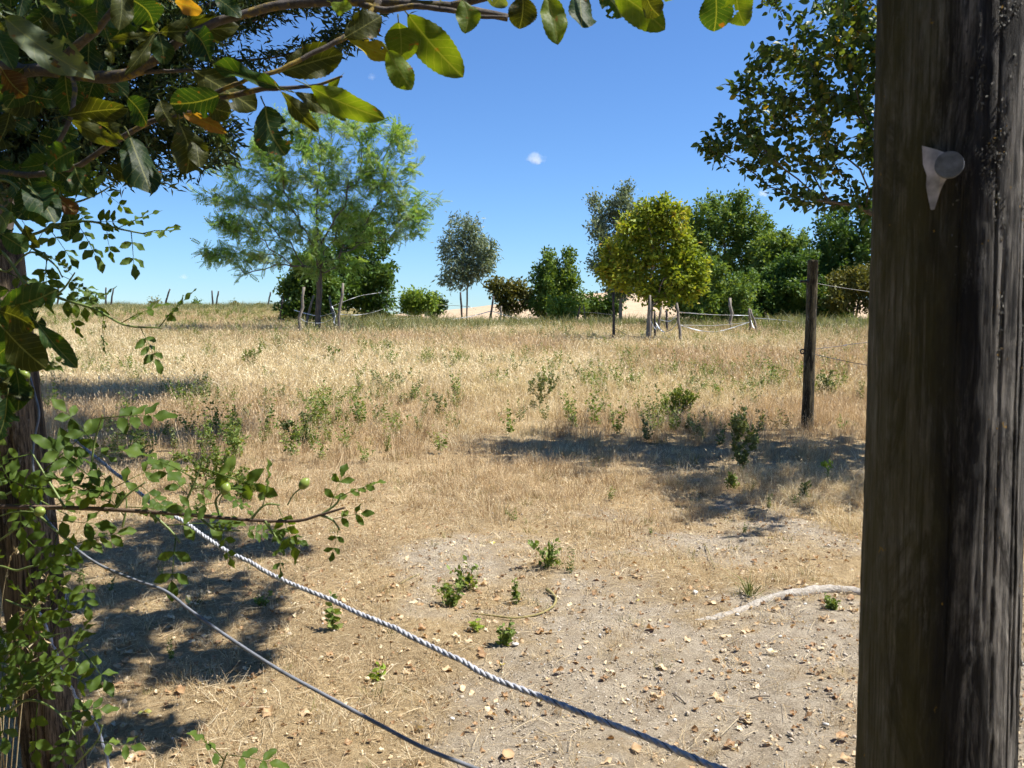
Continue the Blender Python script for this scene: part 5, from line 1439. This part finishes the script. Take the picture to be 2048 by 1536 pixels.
branch('twig', [(720, 6, 1.2), (770, 20, 1.19), (830, 14, 1.18), (900, 22, 1.17), (950, 32, 1.17), (1012, 33, 1.17)], .0042, .0020, 9)
branch('branch', [(900, 10, 1.2), (1040, -20, 1.18), (1180, -35, 1.15), (1330, -40, 1.12), (1500, -50, 1.1), (1560, -60, 1.08)], .0055, .002, 10)
branch('twig', [(140, 140, 1.26), (150, 180, 1.24), (140, 235, 1.22), (120, 280, 1.22), (95, 330, 1.24)], .003, .002, 11)
branch('branch', [(-80, 640, 1.35), (-10, 618, 1.3), (60, 600, 1.28), (110, 588, 1.27)], .004, .0015, 12, [J - [.1, .1, .5]])

DK, OL, GR, LT, YE, BRN, PALE, RED = (.018, .042, .014), (.040, .048, .011), (.030, .062, .016), (.100, .150, .022), (.26, .22, .03), (.24, .13, .04), (.10, .13, .085), (.08, .04, .016)  # DK and LT put shade and sunlight into the leaf colour
LV = [((319, 64), (475, 53), 50, OL), ((10, 36), (175, 135), 62, PALE), ((134, 231), (258, 212), 45, OL), ((140, 241), (232, 290), 30, OL), ((385, 140), (512, 232), 60, OL), ((440, 190), (343, 205), 60, DK), ((259, 272), (308, 378), 62, DK), ((530, 212), (575, 308), 68, DK),
 ((560, 175), (420, 118), 32, GR), ((562, 144), (683, 110), 60, OL), ((619, 173), (757, 241), 46, LT), ((562, 183), (630, 262), 28, OL), ((590, 185), (660, 222), 26, OL), ((694, 75), (790, 120), 30, YE), ((775, 100), (825, 178), 46, LT), ((797, 44), (805, 120), 60, LT), ((815, 28), (922, 155), 66, LT),
 ((925, 0), (932, 65), 42, LT), ((690, 75), (760, 25), 48, OL), ((662, 5), (708, 26), 26, LT), ((1045, -8), (1040, 54), 52, OL), ((1092, -5), (1117, 73), 46, LT), ((1160, -15), (1157, 62), 52, DK), ((1225, -20), (1325, 55), 60, LT), ((1200, -15), (1242, 38), 44, GR), ((1290, -20), (1322, 32), 40, OL), ((1430, -20), (1428, 65), 60, GR), ((1475, -30), (1487, 50), 55, LT),
 ((60, 365), (100, 430), 66, DK), ((150, 300), (90, 330), 50, GR), ((216, 330), (268, 360), 28, OL), ((360, 250), (375, 348), 60, OL), ((392, 278), (402, 328), 34, OL), ((368, 228), (448, 266), 24, BRN), ((415, 230), (453, 290), 16, DK), ((380, 60), (415, 118), 50, DK), ((318, 70), (330, 125), 38, GR), ((310, 68), (220, 80), 20, OL), ((310, 66), (262, 145), 22, OL), ((218, 85), (228, 130), 18, OL),
 ((350, 5), (412, 22), 28, BRN), ((140, 15), (190, 65), 40, GR), ((80, 0), (130, 35), 24, LT), ((265, 0), (305, 52), 60, DK), ((430, -5), (478, 25), 30, DK), ((272, 37), (312, 65), 17, LT), ((5, 140), (50, 192), 48, RED), ((255, 195), (300, 250), 44, DK), ((320, 200), (352, 250), 40, OL), ((190, 243), (268, 275), 20, OL), ((50, 370), (112, 425), 50, DK), ((115, 395), (153, 433), 30, RED), ((150, 335), (185, 388), 42, GR), ((120, 345), (160, 385), 34, DK),
 ((0, 615), (107, 588), 66, GR), ((0, 622), (75, 655), 46, OL), ((78, 650), (153, 732), 38, GR), ((10, 660), (85, 735), 66, OL), ((0, 430), (22, 460), 40, GR), ((5, 470), (55, 505), 40, GR), ((560, 178), (500, 150), 26, OL), ((680, 155), (640, 200), 20, LT), ((620, 172), (690, 245), 24, LT), ((405, 205), (470, 230), 40, OL), ((640, 5), (560, -20), 40, DK), ((1000, -15), (985, 12), 40, PALE), ((1360, -20), (1345, 10), 40, LT), ((880, 0), (850, -30), 50, LT)]
rng = RNG(55)
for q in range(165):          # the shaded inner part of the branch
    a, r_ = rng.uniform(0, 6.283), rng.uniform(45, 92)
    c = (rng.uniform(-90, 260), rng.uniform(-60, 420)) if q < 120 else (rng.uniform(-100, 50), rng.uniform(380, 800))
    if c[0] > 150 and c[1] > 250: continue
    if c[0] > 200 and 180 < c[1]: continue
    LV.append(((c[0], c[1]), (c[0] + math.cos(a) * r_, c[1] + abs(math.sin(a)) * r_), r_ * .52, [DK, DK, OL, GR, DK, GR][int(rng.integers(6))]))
for k, (a, b, w, colr) in enumerate(LV):
    fill = k >= len(LV) - 70 and a[0] < 270
    dep = rng.uniform(1.1, 1.22) if k < 70 else rng.uniform(1.25, 1.7)
    A = P(a[0], a[1], dep); Bq = P(b[0], b[1], dep + rng.uniform(-.03, .03))
    d = Bq - A; Lg = np.linalg.norm(d)
    tocam = unit(CAM - A)
    tilt = rng.uniform(-.55, .55)
    sd = unit(np.cross(tocam, unit(d)))
    nrm = unit(tocam * math.cos(tilt) + sd * math.sin(tilt))
    if nrm[2] < 0 and rng.random() < .3: nrm = -nrm
    m = rot_from(unit(d)[None], nrm[None])[0]
    wd = (w / F * dep) / .52 / max(.75, math.cos(tilt))
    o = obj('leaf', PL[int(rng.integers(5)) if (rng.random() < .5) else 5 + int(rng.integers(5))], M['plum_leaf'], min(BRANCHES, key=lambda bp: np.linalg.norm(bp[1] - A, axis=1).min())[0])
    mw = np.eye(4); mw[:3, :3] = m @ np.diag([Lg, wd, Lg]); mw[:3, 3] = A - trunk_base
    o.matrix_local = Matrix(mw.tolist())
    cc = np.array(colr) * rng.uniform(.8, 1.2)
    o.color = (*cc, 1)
# the rest of the plum crown, above the picture
rng = RNG(66)
cl = [(-.9, 1.2, 2.75, .7, .6, .35), (-.15, 1.25, 2.85, .45, .5, .30), (-.7, 1.9, 3.3, .8, .6, .4), (-.1, 2.0, 3.3, .6, .5, .3), (.3, 1.95, 3.0, .5, .35, .3), (.45, 1.75, 2.9, .3, .22, .25), (.5, 3.3, 3.5, .5, .3, .25), (.4, 4.4, 3.8, .6, .4, .3), (.6, 5.4, 4.2, .6, .4, .3), (.55, 2.65, 3.15, .4, .3, .2), (.8, 4.2, 3.75, .5, .4, .3), (.95, 3.3, 3.3, .22, .2, .15), (.3, 2.35, 3.2, .25, .2, .15), (1.1, 4.9, 3.9, .25, .2, .15), (.1, 3.3, 3.4, .3, .3, .2), (-.1, 4.1, 3.6, .3, .3, .2), (.1, 2.9, 3.15, .5, .4, .25), (.65, 3.75, 3.5, .55, .45, .3), (.0, 3.6, 3.6, .6, .6, .4), (-.9, 2.8, 3.4, .6, .6, .5), (.6, 4.9, 3.95, .5, .35, .3), (-.3, 4.7, 4.1, .6, .5, .4)]
tg = np.concatenate([sample_cluster(rng, np.array(c[:3]), np.array(c[3:]), 40) for c in cl])
tr = np.array([trunk_base + [.25, -.6, 2.2], trunk_base + [.5, -.65, 2.5], trunk_base + [.8, -.5, 2.75], trunk_base + [1.0, -.2, 2.95]])
nodes, par = grow(tr, tg, .2, rng)
r, s = radii(par, .0025, .035)
obj('limbs', branch_mesh(nodes, par, r, 6).mesh('limbs', trunk_base), M['plum_bark'], plum)
thin = np.nonzero((s <= 9) & (par >= 0))[0]
n_ = 25000
e = rng.choice(thin, n_); t = rng.random((n_, 1))
pos = nodes[par[e]] * (1 - t) + nodes[e] * t + rng.normal(size=(n_, 3)) * .03
d = unit(rng.normal(size=(n_, 3)) * .7 + np.array([0, 0, -.3])); nn = unit(rng.normal(size=(n_, 3)) * .5 + np.array([0, 0, 1.]))
V, Fc, ti = scatter_leaves(OVAL, pos, d, nn, rng.uniform(.055, .085, n_), np.clip(rng.normal(.5, .2, n_), 0, 1))
o = obj('crown', np_mesh('crown', V - trunk_base, Fc, {'tint': ti}), M['leaf_orchard'], plum); o['kind'] = 'stuff'

# ------------------------------------------------------------------ small far clouds
def cloud(label, px, py, wpx, hpx, seed, dens):
    D = 3500.0
    r = RNG(seed); c = P(px, py, D); w, h = wpx * D / F, hpx * D / F
    st = stone(seed * 10, 10, 16)
    v = np.zeros(len(st.vertices) * 3); st.vertices.foreach_get('co', v); v = v.reshape(-1, 3)
    st.vertices.foreach_set('co', (v / np.array([1, .72, .6]) * np.array([w * .62, w * .5, h * .75])).astype(np.float32).ravel())
    m = bpy.data.materials.new('cloud_vapour'); m.use_nodes = True
    N, L = m.node_tree.nodes, m.node_tree.links
    N.remove(N['Principled BSDF'])
    pv = node(N, 'ShaderNodeVolumePrincipled'); pv.inputs['Color'].default_value = (1, 1, 1, 1); pv.inputs['Anisotropy'].default_value = .2
    tc = node(N, 'ShaderNodeTexCoord'); nz = node(N, 'ShaderNodeTexNoise', i_Scale=2.1, i_Detail=4, i_Roughness=.65); L.new(tc.outputs['Generated'], nz.inputs[0])
    di = node(N, 'ShaderNodeVectorMath', operation='DISTANCE'); L.new(tc.outputs['Generated'], di.inputs[0]); di.inputs[1].default_value = (.5, .5, .42)
    sb = node(N, 'ShaderNodeMath', operation='MULTIPLY_ADD', i_1=-1.15); L.new(di.outputs['Value'], sb.inputs[0]); L.new(nz.outputs[0], sb.inputs[2])
    mr = node(N, 'ShaderNodeMapRange'); mr.inputs[1].default_value = .10; mr.inputs[2].default_value = .45; mr.inputs[4].default_value = dens; L.new(sb.outputs[0], mr.inputs[0])
    L.new(mr.outputs[0], pv.inputs['Density']); L.new(pv.outputs[0], N['Material Output'].inputs['Volume'])
    o = obj('cloud', st, m, None, c)
    return tag(o, label, 'cloud')
cloud('small white cloud alone in the middle of the sky', 1076, 314, 38, 20, 3, .03)
cloud('small faint cloud above the rounded tree, beside the overhanging right branches', 1530, 385, 28, 12, 4, .025)
cloud('tiny faint cloud right of the hanging plum leaves', 745, 152, 20, 12, 5, .008)
cloud('tiny faint cloud low on the left above the ridge', 370, 552, 22, 9, 6, .015)
